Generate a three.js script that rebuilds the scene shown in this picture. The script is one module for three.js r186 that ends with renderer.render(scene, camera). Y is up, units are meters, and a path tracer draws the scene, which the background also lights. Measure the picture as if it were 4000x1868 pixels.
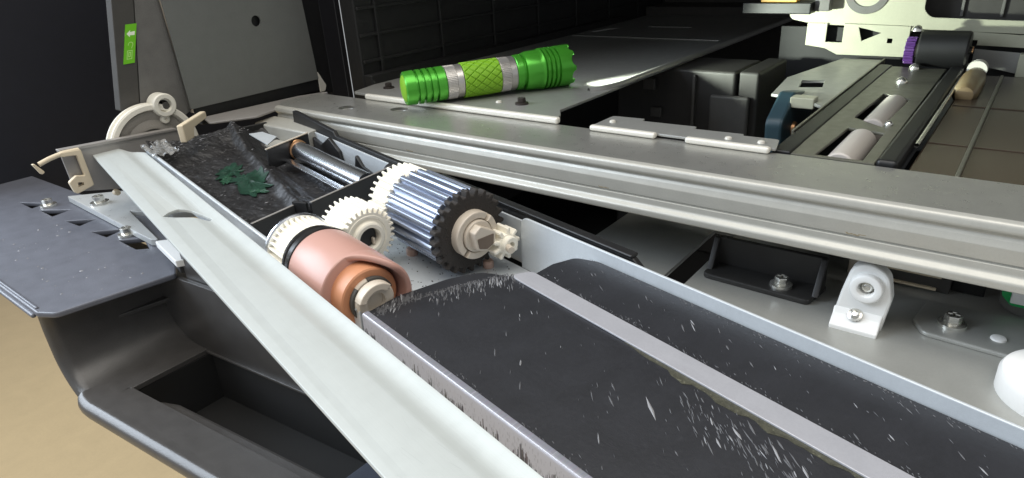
import * as THREE from 'three';
import { RoundedBoxGeometry } from 'three/addons/geometries/RoundedBoxGeometry.js';
import { mergeGeometries, toCreasedNormals } from 'three/addons/utils/BufferGeometryUtils.js';
import { RectAreaLightUniformsLib } from 'three/addons/lights/RectAreaLightUniformsLib.js';
import { createNoise3D, createNoise2D } from 'simplex-noise';

// All lengths below are millimetres; S turns them into metres.
const S = 0.001;
const V = (x, y, z) => new THREE.Vector3(x, y, z);
const scene = new THREE.Scene();

// ------------------------------------------------------------------ camera
const camera = new THREE.PerspectiveCamera(40.06, 1024 / 478, 0.005, 12);
camera.position.set(0, 84 * S, 0);
camera.up.set(-0.20945, 0.91027, -0.35712);
camera.lookAt(-0.57579, 0.084 - 0.41001, -0.70736);
camera.updateMatrixWorld();

// ------------------------------------------------------------------ light
RectAreaLightUniformsLib.init();
scene.background = new THREE.Color().setRGB(0.42, 0.435, 0.45);      // the dim room around the machine
const areaLight = (name, color, intensity, w, h, pos, target) => {
  const l = new THREE.RectAreaLight(color, intensity, w, h);
  l.name = name; l.position.copy(pos); l.lookAt(target); scene.add(l);
  return l;
};
// a daylight window to the left behind the photographer, and a ceiling panel over the machine's front
areaLight('window_daylight', new THREE.Color().setRGB(0.78, 0.88, 1.0), 9.5, 1.2, 1.0, V(-1.35, 0.75, 0.55), V(-0.2, -0.03, -0.15));
areaLight('ceiling_panel', new THREE.Color().setRGB(1.0, 0.95, 0.87), 3.3, 1.7, 1.5, V(0.05, 1.4, -0.05), V(-0.1, 0, -0.2));

// ------------------------------------------------------------------ renderer
const renderer = new THREE.WebGLRenderer({ antialias: true });
renderer.toneMapping = THREE.LinearToneMapping;
renderer.toneMappingExposure = 1.0;
renderer.shadowMap.enabled = true;

// ------------------------------------------------------------------ random, noise, textures
let seed = 90210;
const rnd = () => { seed |= 0; seed = seed + 0x6D2B79F5 | 0; let t = Math.imul(seed ^ seed >>> 15, 1 | seed); t = t + Math.imul(t ^ t >>> 7, 61 | t) ^ t; return ((t ^ t >>> 14) >>> 0) / 4294967296; };
const rr = (a, b) => a + (b - a) * rnd();
const n2 = createNoise2D(rnd), n3 = createNoise3D(rnd);
function tileNoise(x, y, f) {                        // a noise that repeats over the unit square
  const a = x * 2 * Math.PI, b = y * 2 * Math.PI, r = f / (2 * Math.PI);
  return 0.5 * (n3(Math.cos(a) * r, Math.sin(a) * r, Math.cos(b) * r * 1.3 + 7) + n3(Math.sin(b) * r, Math.cos(b) * r + 3, Math.sin(a) * r * 1.3));
}
function dataTex(size, fn, srgb = false) {
  const d = new Uint8Array(size * size * 4);
  for (let j = 0; j < size; j++) for (let i = 0; i < size; i++) {
    const c = fn(i / size, j / size), k = (j * size + i) * 4;
    for (let m = 0; m < 3; m++) d[k + m] = Math.max(0, Math.min(255, 255 * (Array.isArray(c) ? c[m] : c)));
    d[k + 3] = 255;
  }
  const t = new THREE.DataTexture(d, size, size);
  t.wrapS = t.wrapT = THREE.RepeatWrapping; t.magFilter = THREE.LinearFilter; t.minFilter = THREE.LinearMipmapLinearFilter; t.generateMipmaps = true;
  if (srgb) t.colorSpace = THREE.SRGBColorSpace;
  t.needsUpdate = true;
  return t;
}
const rep = (t, n) => { const c = t.clone(); c.repeat.set(n, n); c.needsUpdate = true; return c; };
// sheet steel: faint blotches, grain and a few scuffs
const steelTex = dataTex(512, (x, y) => 0.925 + 0.035 * tileNoise(x, y, 6) + 0.025 * tileNoise(x, y, 40) + (rnd() - 0.5) * 0.07 + (rnd() < 0.0006 ? -0.22 : 0));
const roughTex = dataTex(512, (x, y) => 0.8 + 0.12 * tileNoise(x, y, 9) + 0.06 * tileNoise(x, y, 60) + (rnd() - 0.5) * 0.14);
const grainTex = dataTex(512, (x, y) => 0.5 + 0.22 * tileNoise(x, y, 90) + (rnd() - 0.5) * 0.45);
const plasticTex = dataTex(512, (x, y) => 0.84 + 0.1 * tileNoise(x, y, 7) + (rnd() - 0.5) * 0.3 + (rnd() < 0.0015 ? 0.5 : 0));
const tonerTex = dataTex(1024, (x, y) => {
  const m = tileNoise(x, y, 26), f = tileNoise(x, y, 120), s = Math.max(0, tileNoise(x * 1, y, 55) - 0.52) * 2.2;
  const v = 0.42 + 0.16 * m + 0.16 * f + (rnd() - 0.5) * 0.22 + s * 0.7;
  return [v, v * 0.985, v * 1.0];
});
const filmTex = dataTex(1024, (x, y) => {      // toner film: even, with rubbed streaks and a few pale scratches
  const v = 0.72 + 0.12 * tileNoise(x, y, 5) + 0.08 * tileNoise(x, y, 30) + (rnd() - 0.5) * 0.1 + 0.35 * Math.max(0, tileNoise(x * 1, y * 1, 16) - 0.45);
  return [v, v, v];
});
const tonerBump = dataTex(512, (x, y) => 0.5 + 0.25 * tileNoise(x, y, 30) + 0.2 * tileNoise(x, y, 110) + (rnd() - 0.5) * 0.2);

const scuffs = Array.from({ length: 46 }, () => [rnd(), rnd(), rr(0.01, 0.12), rr(-0.25, 0.25), rr(0.03, 0.1)]);
const barTex = dataTex(1024, (x, y) => {      // faint lengthwise rolling marks, rubbed patches and hairline scuffs
  let v = 0.94 + 0.018 * tileNoise(x * 1, y, 4) + 0.016 * n2(y * 160, Math.floor(x * 5) * 3) + 0.02 * Math.max(-1, tileNoise(x, y, 14)) + (rnd() - 0.5) * 0.03 - (rnd() < 0.0005 ? 0.2 : 0);
  for (const [sx, sy, l, t, d] of scuffs) { const dx = x - sx; if (dx > 0 && dx < l && Math.abs(y - sy - t * dx) < 0.0009) v -= d; }
  return v;
});
const std = (r, g, b, roughness, metalness = 0, more = {}) => {
  const { physical, ...o } = more;
  const m = physical ? new THREE.MeshPhysicalMaterial(o) : new THREE.MeshStandardMaterial(o);
  m.color.setRGB(r, g, b); m.roughness = roughness; m.metalness = metalness;
  return m;
};
const steel = (r, g, b, rough = 0.42, metal = 0.45) => std(r, g, b, rough, metal, { map: steelTex, roughnessMap: roughTex, bumpMap: rep(grainTex, 3), bumpScale: 0.00001 });
const plastic = (r, g, b, rough = 0.55, bump = 0.00003) => std(r, g, b, rough, 0, { map: plasticTex, bumpMap: rep(grainTex, 2), bumpScale: bump });
const M = {
  beam: steel(0.53, 0.525, 0.49, 0.4, 0.7),
  beamFront: steel(0.50, 0.49, 0.44, 0.45, 0.22),
  plate: steel(0.38, 0.38, 0.36, 0.5, 0.4),
  lip: steel(0.78, 0.75, 0.67, 0.4, 0.1),
  bar: std(0.52, 0.55, 0.535, 0.45, 0.1, { map: barTex, roughnessMap: barTex, bumpMap: rep(grainTex, 3), bumpScale: 0.00001 }),
  tray: steel(0.62, 0.66, 0.69, 0.42, 0.2),
  bracket: steel(0.38, 0.36, 0.34, 0.5, 0.3),
  panel: steel(0.20, 0.205, 0.195, 0.55, 0.3),
  cream: steel(0.50, 0.50, 0.38, 0.5, 0.1),
  shelf: steel(0.45, 0.455, 0.43, 0.45, 0.4),
  lowPlate: steel(0.62, 0.64, 0.64, 0.4, 0.25),
  zinc: std(0.78, 0.77, 0.72, 0.25, 0.9),
  chrome: std(0.82, 0.84, 0.88, 0.24, 1),
  copper: std(0.62, 0.35, 0.18, 0.4, 0.8),
  black: plastic(0.014, 0.014, 0.015, 0.45),
  blackSoft: plastic(0.013, 0.013, 0.013, 0.6),
  bracketBlack: plastic(0.03, 0.029, 0.028, 0.5),
  darkHousing: plastic(0.024, 0.022, 0.02, 0.6),
  coverTop: plastic(0.14, 0.147, 0.175, 0.4),
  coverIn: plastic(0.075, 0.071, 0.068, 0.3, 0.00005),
  navy: plastic(0.010, 0.011, 0.018, 0.6),
  darkGrey: plastic(0.07, 0.066, 0.06, 0.6),
  midGrey: plastic(0.17, 0.165, 0.155, 0.6),
  whitePlastic: std(0.80, 0.77, 0.68, 0.42, 0, { bumpMap: rep(grainTex, 2), bumpScale: 0.00001 }),
  cleanWhite: std(0.84, 0.84, 0.82, 0.4, 0),
  beige: std(0.68, 0.58, 0.42, 0.45, 0),
  hub: std(0.62, 0.55, 0.46, 0.38, 0),
  gearWhite: std(0.90, 0.86, 0.75, 0.45, 0),
  rib: steel(0.30, 0.335, 0.42, 0.3, 0.6),
  tonerGear: std(0.035, 0.030, 0.027, 0.75, 0, { bumpMap: rep(tonerBump, 4), bumpScale: 0.0003 }),
  rubber: std(0.66, 0.31, 0.21, 0.42, 0, { bumpMap: rep(grainTex, 2), bumpScale: 0.00002 }),
  rubberIn: std(0.56, 0.25, 0.13, 0.45, 0),
  toner: std(0.026, 0.025, 0.027, 0.5, 0, { map: tonerTex, bumpMap: tonerBump, bumpScale: 0.00018 }),
  tonerFilm: std(0.025, 0.026, 0.031, 0.46, 0, { map: filmTex, bumpMap: tonerBump, bumpScale: 0.00006 }),
  flake: std(0.085, 0.085, 0.09, 0.7, 0),
  flakeLight: std(0.24, 0.24, 0.25, 0.6, 0),
  greenFilm: std(0.011, 0.08, 0.042, 0.45, 0, { map: tonerTex }),
  greenFilm2: std(0.022, 0.13, 0.06, 0.45, 0, { map: tonerTex }),
  torchGreen: std(0.085, 0.43, 0.04, 0.28, 0.45),
  torchRubber: std(0.23, 0.50, 0.02, 0.5, 0),
  torchSilver: std(0.6, 0.58, 0.55, 0.32, 0.8),
  purple: std(0.085, 0.03, 0.16, 0.4, 0),
  amber: std(0.22, 0.16, 0.085, 0.3, 0),
  brown: std(0.058, 0.041, 0.028, 0.26, 0, { map: rep(steelTex, 1) }),
  olive: steel(0.15, 0.147, 0.115, 0.5, 0.3),
  blueLever: std(0.03, 0.06, 0.075, 0.4, 0),
  pcb: std(0.02, 0.45, 0.12, 0.35, 0),
  orangeWire: std(0.55, 0.3, 0.05, 0.5, 0),
};

// ------------------------------------------------------------------ geometry helpers (mm)
const box = (x0, x1, y0, y1, z0, z1, r = 0.4) => {
  const w = x1 - x0, h = y1 - y0, d = z1 - z0, q = Math.min(r, 0.45 * Math.min(w, h, d));
  const g = q > 0 ? new RoundedBoxGeometry(w, h, d, 2, q) : new THREE.BoxGeometry(w, h, d);
  return g.translate((x0 + x1) / 2, (y0 + y1) / 2, (z0 + z1) / 2);
};
// polygon with rounded corners: [[x, y, radius?], ...]
function roundPoly(pts, seg = 6) {
  const out = [], n = pts.length;
  for (let i = 0; i < n; i++) {
    const p = pts[i], r = p[2] || 0;
    if (!r) { out.push([p[0], p[1]]); continue; }
    const a = pts[(i + n - 1) % n], b = pts[(i + 1) % n];
    let ax = a[0] - p[0], ay = a[1] - p[1], bx = b[0] - p[0], by = b[1] - p[1];
    const la = Math.hypot(ax, ay), lb = Math.hypot(bx, by); ax /= la; ay /= la; bx /= lb; by /= lb;
    const half = Math.acos(Math.max(-1, Math.min(1, ax * bx + ay * by))) / 2;
    let t = r / Math.tan(half); t = Math.min(t, la * 0.49, lb * 0.49);
    const q0 = [p[0] + ax * t, p[1] + ay * t], q1 = [p[0] + bx * t, p[1] + by * t];
    for (let k = 0; k <= seg; k++) {            // quadratic corner
      const s = k / seg, u = 1 - s;
      out.push([u * u * q0[0] + 2 * u * s * p[0] + s * s * q1[0], u * u * q0[1] + 2 * u * s * p[1] + s * s * q1[1]]);
    }
  }
  return out;
}
const shapeOf = (pts, holes = []) => {
  const s = new THREE.Shape(pts.map((p) => new THREE.Vector2(p[0], p[1])));
  for (const h of holes) s.holes.push(new THREE.Path(h.map((p) => new THREE.Vector2(p[0], p[1]))));
  return s;
};
const circle = (x, y, r, n = 28, ry = r) => Array.from({ length: n }, (_, i) => [x + r * Math.cos(i / n * 2 * Math.PI), y + ry * Math.sin(i / n * 2 * Math.PI)]);
function extrude(pts, depth, holes = [], bevel = 0.25) {
  const b = Math.min(bevel, depth * 0.4);
  const g = new THREE.ExtrudeGeometry(shapeOf(pts, holes), { depth: depth - 2 * b, bevelEnabled: b > 0, bevelSize: b, bevelThickness: b, bevelOffset: -b, bevelSegments: 2, curveSegments: 12 });
  g.translate(0, 0, b);
  return toCreasedNormals(g, 0.38);
}
const plateH = (ptsXZ, y0, y1, holes = [], bevel) => extrude(ptsXZ.map(([x, z]) => [x, -z]), y1 - y0, holes.map((h) => h.map(([x, z]) => [x, -z])), bevel).rotateX(-Math.PI / 2).translate(0, y0, 0);
const plateX = (ptsZY, x0, x1, holes = [], bevel) => extrude(ptsZY.map(([z, y]) => [-z, y]), x1 - x0, holes.map((h) => h.map(([z, y]) => [-z, y])), bevel).rotateY(Math.PI / 2).translate(x0, 0, 0);
const plateZ = (ptsXY, z0, z1, holes = [], bevel) => extrude(ptsXY, z1 - z0, holes, bevel).translate(0, 0, z0);
const latheX = (prof, seg = 48) => toCreasedNormals(new THREE.LatheGeometry(prof.map(([x, r]) => new THREE.Vector2(Math.max(r, 0.001), x)), seg).rotateZ(-Math.PI / 2), 0.55);
const latheY = (prof, seg = 40) => toCreasedNormals(new THREE.LatheGeometry(prof.map(([y, r]) => new THREE.Vector2(Math.max(r, 0.001), y)), seg), 0.55);
const tube = (pts, r, seg = 40, rad = 10, closed = false) => new THREE.TubeGeometry(new THREE.CatmullRomCurve3(pts.map((p) => V(...p)), closed, 'catmullrom', 0.2), seg, r, rad, closed);
function gearShape(n, rootR, tipR, holeR = 0, land = 0.3, base = 0.58) {
  const pts = [];
  for (let i = 0; i < n; i++) {
    const a = i / n * 2 * Math.PI, p = 2 * Math.PI / n;
    for (const [f, r] of [[-base / 2, rootR], [-land / 2 - 0.03, tipR - 0.15 * (tipR - rootR)], [-land / 4, tipR], [land / 4, tipR], [land / 2 + 0.03, tipR - 0.15 * (tipR - rootR)], [base / 2, rootR]]) pts.push([r * Math.cos(a + f * p), r * Math.sin(a + f * p)]);
  }
  return { pts, holes: holeR ? [circle(0, 0, holeR)] : [] };
}
const gearX = (n, rootR, tipR, x0, x1, holeR = 0, bevel = 0.25) => { const g = gearShape(n, rootR, tipR, holeR); return extrude(g.pts, x1 - x0, g.holes, bevel).rotateY(Math.PI / 2).translate(x0, 0, 0); };
// uv in units of 60 mm, by the way each face points
function worldUV(g) {
  const q = g.index ? g.toNonIndexed() : g;
  const p = q.attributes.position, uv = new Float32Array(p.count * 2), a = V(), b = V(), c = V();
  for (let i = 0; i < p.count; i += 3) {
    a.fromBufferAttribute(p, i); b.fromBufferAttribute(p, i + 1); c.fromBufferAttribute(p, i + 2);
    const n = b.clone().sub(a).cross(c.clone().sub(a)), ax = Math.abs(n.x), ay = Math.abs(n.y), az = Math.abs(n.z);
    [a, b, c].forEach((v, k) => {
      const [s, t] = ay >= ax && ay >= az ? [v.x, v.z] : ax >= az ? [v.z, v.y] : [v.x, v.y];
      uv[(i + k) * 2] = s / 60; uv[(i + k) * 2 + 1] = t / 60;
    });
  }
  q.setAttribute('uv', new THREE.BufferAttribute(uv, 2));
  return q;
}
const clean = (g) => { const q = g.index ? g.toNonIndexed() : g; for (const k of Object.keys(q.attributes)) if (!['position', 'normal', 'uv'].includes(k)) q.deleteAttribute(k); return q; };
const join = (...gs) => mergeGeometries(gs.map(clean));

// ------------------------------------------------------------------ frames and things
const FR = { machine: { q: new THREE.Quaternion(), o: V(0, 0, 0) } };
const frame = (name, x, y, z, o) => { FR[name] = { q: new THREE.Quaternion().setFromRotationMatrix(new THREE.Matrix4().makeBasis(x, y, z)), o }; };
{ // the toner unit lies a little askew on the machine: x along it, y up, z to the front
  const x = V(0.9819466, -0.04137532, 0.1845778).normalize(), z = V(-0.184736, 0, 0.982788).normalize(), y = z.clone().cross(x);
  frame('unit', x, y, z, V(-153.96, -15.14, -167.25));
}
{ const x = V(0.9747, 0, 0.2236).normalize(), y = V(0, 1, 0); frame('bar', x, y, x.clone().cross(y), V(-225, -7, -102.6)); }
{ const x = V(0.5393, 0.022, -0.8421).normalize(), z = x.clone().cross(V(0, 1, 0)).normalize(), y = z.clone().cross(x); frame('torch', x, y, z, V(-278.5, 13.1, -254)); }

const taken = {};
const numbered = (n) => { taken[n] = (taken[n] ?? -1) + 1; return taken[n] ? `${n}_${String(taken[n]).padStart(3, '0')}` : n; };
function thing(name, label, category, fr = 'machine', base = [0, 0, 0], group, kind) {
  const g = new THREE.Group(), f = FR[fr];
  g.name = numbered(name); g.quaternion.copy(f.q);
  g.position.copy(V(...base).applyQuaternion(f.q).add(f.o)).multiplyScalar(S);
  g.userData = { label, category };
  if (group) g.userData.group = group;
  if (kind) g.userData.kind = kind;
  g.base = base; scene.add(g);
  return g;
}
function part(parent, name, geo, mat, keepUV = false) {
  const g = keepUV ? geo : worldUV(geo);
  g.translate(-parent.base[0], -parent.base[1], -parent.base[2]).scale(S, S, S);
  const m = new THREE.Mesh(g, mat);
  m.name = name; m.castShadow = m.receiveShadow = true; m.base = parent.base; parent.add(m);
  return m;
}
const structure = (name, label, base, fr = 'machine') => { const t = thing(name, label, 'setting', fr, base, null, 'structure'); delete t.userData.category; return t; };

// ================================================================== the setting
{
  const f = structure('floor', 'beige floor far below the machine', [-800, -750, -200]);
  part(f, 'floor_sheet', box(-3200, 1200, -770, -750, -2200, 1500, 0), std(0.50, 0.37, 0.20, 0.5, 0, { map: rep(steelTex, 0.2) }));
}
{ // dark housing to the left, its roof over the interior (out of the picture) and the dark bottom of the machine
  const h = structure('side_housing', 'dark navy side of the machine', [-545, -90, -150]);
  part(h, 'side_panel', box(-560, -540, -88, 330, -420, -75, 3), M.navy);
  part(h, 'side_panel', box(-900, -560, -88, 330, -440, -420, 1), M.navy);
  const t = structure('upper_housing', 'upper body of the machine over its interior', [-150, 190, -500]);
  part(t, 'upper_body', box(-392, 420, 190, 330, -900, -275, 6), M.blackSoft);
  const b = structure('machine_bottom', 'dark bottom inside the machine', [-150, -130, -450]);
  part(b, 'bottom_sheet', box(-420, 200, -134, -130, -760, -150, 0), M.blackSoft);
  part(b, 'bottom_sheet', box(-235, 200, -134, -131.5, -150, -118, 0), M.blackSoft);
}
{ // black moulded inner wall behind the torch, with its faint grid of ribs
  const w = structure('inner_wall', 'black moulded wall inside the machine', [-358, -60, -470]);
  part(w, 'wall_panel', box(-372, -358, -134, 189, -900, -292, 1), M.blackSoft);
  for (let k = 0; k < 9; k++) part(w, 'rib', box(-358, -355.6, 4, 189, -310 - k * 62, -307.5 - k * 62, 0.5), M.blackSoft);
  for (let k = 0; k < 5; k++) part(w, 'rib', box(-358, -355.9, 16 + k * 17, 18.2 + k * 17, -880, -293, 0.5), M.blackSoft);
  part(w, 'ledge', box(-357.9, -350, -6, 9, -640, -292, 1), M.blackSoft);
  const r = structure('rear_wall', 'brown grey rear wall inside the machine', [-200, -60, -700]);
  part(r, 'wall_panel', box(-357.5, -150, -134, 189, -760, -745, 1), M.darkGrey);
  part(r, 'ledge', box(-357.5, -190, -4, 12, -745, -700, 1.5), M.darkGrey);
  part(r, 'wall_panel', box(-150, 200, -134, 189, -760, -748, 1), M.blackSoft);
}

// ================================================================== long beam
{
  const t = thing('frame_beam', 'long grey sheet steel beam with stepped front edge running past the torch', 'beam', 'machine', [-150, -22, -245]);
  part(t, 'top_plate', plateH([[-377, -268], [120, -268], [120, -232.2], [-371, -232.2], [-379, -240]], -2, 0, [circle(-321.7, -246.4, 6, 24, 5), circle(-287.6, -257, 6, 24, 5)], 0.3), M.beam);
  const prof = roundPoly([[-232.2, -0.05, 0.2], [-229.8, -0.5, 2.0], [-229.4, -3.4, 1.4], [-231.4, -5.0, 1.2], [-230.6, -6.4, 1.2], [-229.9, -8.6, 1.4], [-230.2, -13.5, 0.2], [-231.0, -13.7], [-231.0, -14.2], [-230.0, -14.4, 0.2], [-230.0, -17.0, 1.6], [-228.0, -18.8, 1.6], [-228.2, -21.6, 1.4], [-231, -22.2, 0.6], [-234, -22.2], [-234, -0.05]], 7);
  part(t, 'front_channel', plateX(prof, -372, 120, [], 0), M.beamFront);
  part(t, 'rear_flange', box(-377, 120, -28, -2.05, -268, -266, 0.3), M.beam);
  // brown rings and smudges on the front face
  const smudge = (x, rx, a0, a1) => {      // a broken, wavering ring of dried drip
    const o = [], n = 40;
    for (let k = 0; k <= n; k++) { const a = a0 + (a1 - a0) * k / n, q = 1 + 0.1 * Math.sin(k * 0.9 + x); o.push([x + rx * q * Math.cos(a), -11.6 + 1.75 * q * Math.sin(a)]); }
    for (let k = n; k >= 0; k--) { const a = a0 + (a1 - a0) * k / n, q = 1 + 0.1 * Math.sin(k * 0.9 + x), w = 0.86 + 0.07 * Math.sin(k * 1.7 + x); o.push([x + rx * q * w * Math.cos(a), -11.6 + 1.75 * q * (w - 0.1) * Math.sin(a)]); }
    part(t, 'stain', plateZ(o, -230.19, -230.15, [], 0), std(0.27, 0.22, 0.14, 0.6));
  };
  smudge(-253, 4.6, 0.3, 5.2); smudge(-135, 4.2, -0.6, 5.3); smudge(-37, 4.4, 2.9, 6.6);
}
{
  const t = thing('beam_tail_sheet', 'stepped cream steel corner at the beam end beside the upright panel', 'bracket', 'machine', [-375, -8, -225]);
  part(t, 'sheet', plateH(roundPoly([[-398.5, -196, 3], [-394, -262, 3], [-385, -284, 4], [-379, -268, 3], [-381, -238, 6], [-372, -231, 5], [-366, -213, 6], [-380, -190, 4]]), -3.4, -2.2, [], 0.3), M.bracket);
  part(t, 'step', plateX(roundPoly([[-229, -6, 1.5], [-214, -7, 1.5], [-213, -20, 1], [-229, -20]]), -372, -318, [], 0.3), M.beamFront);
  part(t, 'step', plateX(roundPoly([[-213, -14, 1.5], [-203, -15, 1.5], [-203, -26], [-213, -26]]), -376, -330, [], 0.3), M.beamFront);
}
{ // notched strip fixed on the beam's rear edge
  const t = thing('notched_strip', 'grey notched strip with two pale lips on the beam', 'bracket', 'machine', [-120, 0, -272]);
  part(t, 'strip', plateH(roundPoly([[-163, -266.5, 1], [-163, -287, 3], [-146, -288], [-145, -284], [-118, -285], [-117, -281], [-95, -282], [-94, -279.5], [-79, -280, 2], [-76, -266.5, 1]]), 1.0, 2.2, [], 0.3), M.plate);
  part(t, 'lip', box(-163, -128.5, 0.1, 2.9, -267, -263.6, 1.2), M.lip);
  part(t, 'lip', box(-114.5, -78, 0.1, 2.9, -267, -263.6, 1.2), M.lip);
  for (const [x, z] of [[-157, -276], [-98, -272], [-84, -272]]) part(t, 'rivet', latheY([[2.2, 1.6], [2.9, 1.4], [3.2, 0.7], [3.25, 0]], 16).translate(x, 0, z), M.lip);
}
// ================================================================== plate under the torch
{
  const t = thing('deck_plate', 'flat grey steel plate lying under the green torch', 'plate', 'machine', [-270, 0, -450]);
  part(t, 'sheet', plateH(roundPoly([[-344, -270, 4], [-352, -300, 6], [-352, -700], [-193, -700], [-193, -284, 4], [-183, -270, 5]]), 1.4, 3, [[[-305, -610], [-262, -610], [-262, -602], [-305, -602]], [[-345, -560], [-338, -590], [-328, -590], [-334, -560]]], 0.3), M.plate);
  part(t, 'front_lip', box(-329, -183, 0.15, 3.6, -270, -266.4, 1.3), M.lip);
  part(t, 'raised_rim', tube([[-203, 2.6, -329], [-197.5, 3.2, -337], [-194.6, 3.4, -352], [-194.2, 3.4, -420], [-194.2, 3.4, -699]], 2.3, 90, 10), M.plate);
  part(t, 'fold_line', box(-345, -205, 3.02, 3.9, -533, -530.5, 0.4), M.plate);
  part(t, 'dimple', latheY([[3, 1.9], [3.7, 1.6], [4, 0.8], [4, 0]], 20).translate(-235.2, 0, -284.9), M.lip);
}
function screw(x, y, z, r, label, opts = {}) {
  const t = thing('screw', label, 'screw', 'machine', [x, y, z], opts.group);
  const mat = opts.mat || M.zinc;
  part(t, 'washer', latheY([[0, 0], [0.02, r], [0.25 * r, r * 0.97], [0.34 * r, r * 0.66], [0.34 * r, 0]], 32).translate(x, y, z), mat);
  const hex = roundPoly(Array.from({ length: 6 }, (_, i) => [r * 0.62 * Math.cos(i * Math.PI / 3 + (opts.turn || 0)), r * 0.62 * Math.sin(i * Math.PI / 3 + (opts.turn || 0)), r * 0.08]), 2);
  const w = r * 0.09, l = r * 0.36;
  const cross = [[-w, -l], [w, -l], [w, -w], [l, -w], [l, w], [w, w], [w, l], [-w, l], [-w, w], [-l, w], [-l, -w], [-w, -w]];
  part(t, 'head', extrude(hex, r * 0.62, [cross], r * 0.07).rotateX(-Math.PI / 2).translate(x, y + 0.33 * r, z), mat);
  return t;
}
const darkScrew = std(0.06, 0.05, 0.045, 0.45, 0.6);
screw(-329.6, 3, -288, 3.6, 'dark screw in the plate beside the torch tail cap', { mat: darkScrew });
screw(-219.9, 3, -286.2, 3.8, 'dark screw in the plate next to a small dimple', { mat: darkScrew, turn: 0.4 });

// ================================================================== torch (lit)
{
  const t = thing('flashlight', 'green metal flashlight with knurled grip, lit, lying on the grey plate', 'flashlight', 'torch', [50, -9.8, 0]);
  const tail = [[0.6, 0], [0.6, 7.6], [0.2, 8.6], [0.7, 9.3], [5.2, 9.6]];
  for (const g of [6.2, 9.9, 13.6, 17.3]) tail.push([g, 9.6], [g + 0.2, 7.8], [g + 1.3, 7.8], [g + 1.5, 9.6]);
  tail.push([23.2, 9.6], [23.8, 9.1], [23.8, 7]);
  part(t, 'tail_cap', latheX(tail, 64), M.torchGreen);
  part(t, 'tail_button', latheX([[-1.2, 0], [-1.15, 3], [-0.8, 5.6], [0.1, 7.3], [0.7, 7.55]], 40), M.torchRubber);
  const ring = (x0, x1, r) => {
    const g = gearShape(64, r - 0.25, r, 0, 0.4, 0.8);
    return join(extrude(g.pts, (x1 - x0) * 0.55, [], 0.15).rotateY(Math.PI / 2).translate(x0 + 0.4, 0, 0), latheX([[x0, r - 1.4], [x0 + 0.2, r - 0.5], [x1 - (x1 - x0) * 0.42, r - 0.5], [x1 - (x1 - x0) * 0.4, r - 0.1], [x1 - 0.5, r - 0.1], [x1, r - 0.6], [x1, r - 1.6]], 56));
  };
  part(t, 'ring', ring(23.8, 34, 9.5), M.torchSilver);
  part(t, 'ring', ring(56, 66, 9.9), M.torchSilver);
  { // grip with a diamond pattern of cut grooves
    const nx = 110, na = 220, pos = [], idx = [];
    const groove = (p) => { const d = Math.abs(p - Math.round(p)); return d < 0.08 ? 0.9 * (1 - d / 0.08) : 0; };
    for (let i = 0; i <= nx; i++) for (let j = 0; j <= na; j++) {
      const x = 34 + 22 * i / nx, a = j / na * 2 * Math.PI, k = a / (2 * Math.PI) * 13;
      let r = 10 - Math.max(groove(k + (x - 34) / 6.2), groove(k - (x - 34) / 6.2));
      if (i === 0 || i === nx) r = 9.2;
      pos.push(x, r * Math.cos(a), r * Math.sin(a));
    }
    for (let i = 0; i < nx; i++) for (let j = 0; j < na; j++) { const a = i * (na + 1) + j, b = a + na + 1; idx.push(a, b, a + 1, b, b + 1, a + 1); }
    const g = new THREE.BufferGeometry(); g.setAttribute('position', new THREE.Float32BufferAttribute(pos, 3)); g.setIndex(idx); g.computeVertexNormals();
    part(t, 'grip', g, M.torchRubber);
  }
  const head = [[66, 8], [66, 9.6], [66.4, 10], [69.6, 10.3], [69.9, 8.6], [71.5, 8.6], [71.8, 10.5], [74, 11.2], [80, 11.4], [81.6, 11.6]];
  for (const g of [82.4, 85.2, 88, 90.8]) head.push([g, 12], [g + 0.2, 10.2], [g + 1.2, 10.2], [g + 1.4, 12]);
  head.push([95, 12.1], [98.2, 12.1]);
  const hd = part(t, 'head', latheX(head, 64), M.torchGreen);
  // scalloped bezel
  const sc = [];
  const nb = 120;
  const pos = [], idx = [];
  for (let j = 0; j <= nb; j++) {
    const a = j / nb * 2 * Math.PI, s = (a / (2 * Math.PI) * 8) % 1, e = 101.6 - 2.2 * Math.sqrt(Math.max(0, 1 - Math.pow((s - 0.5) / 0.36, 2)));
    for (const [x, r] of [[98.2, 12.1], [e - 0.4, 12.1], [e, 11.7], [e, 10.9], [e - 0.4, 10.5], [97.6, 10.5]]) pos.push(x, r * Math.cos(a), r * Math.sin(a));
  }
  for (let j = 0; j < nb; j++) for (let k = 0; k < 5; k++) { const a = j * 6 + k, b = a + 6; idx.push(a, a + 1, b, b, a + 1, b + 1); }
  const bg = new THREE.BufferGeometry(); bg.setAttribute('position', new THREE.Float32BufferAttribute(pos, 3)); bg.setIndex(idx); bg.computeVertexNormals();
  part(t, 'bezel', toCreasedNormals(bg, 0.5), M.torchGreen);
  part(hd, 'lens', latheX([[97.2, 0], [97.6, 10.5], [98.0, 10.5], [98.2, 0]], 40), std(0.8, 0.85, 0.85, 0.1, 0, { emissive: new THREE.Color(0.9, 1, 0.95), emissiveIntensity: 3 }));
  const f = FR.torch, at = V(99.2, 0, 0).applyQuaternion(f.q).add(f.o).multiplyScalar(S), to = V(300, -3, 70).applyQuaternion(f.q).add(f.o).multiplyScalar(S);
  const spot = new THREE.SpotLight(new THREE.Color().setRGB(0.9, 1.0, 0.86), 0.3, 3, 0.57, 0.35, 2);
  spot.name = 'flashlight_beam'; spot.position.copy(at); spot.target.position.copy(to); spot.castShadow = true; spot.shadow.radius = 0.3;
  scene.add(spot, spot.target);
}

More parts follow.
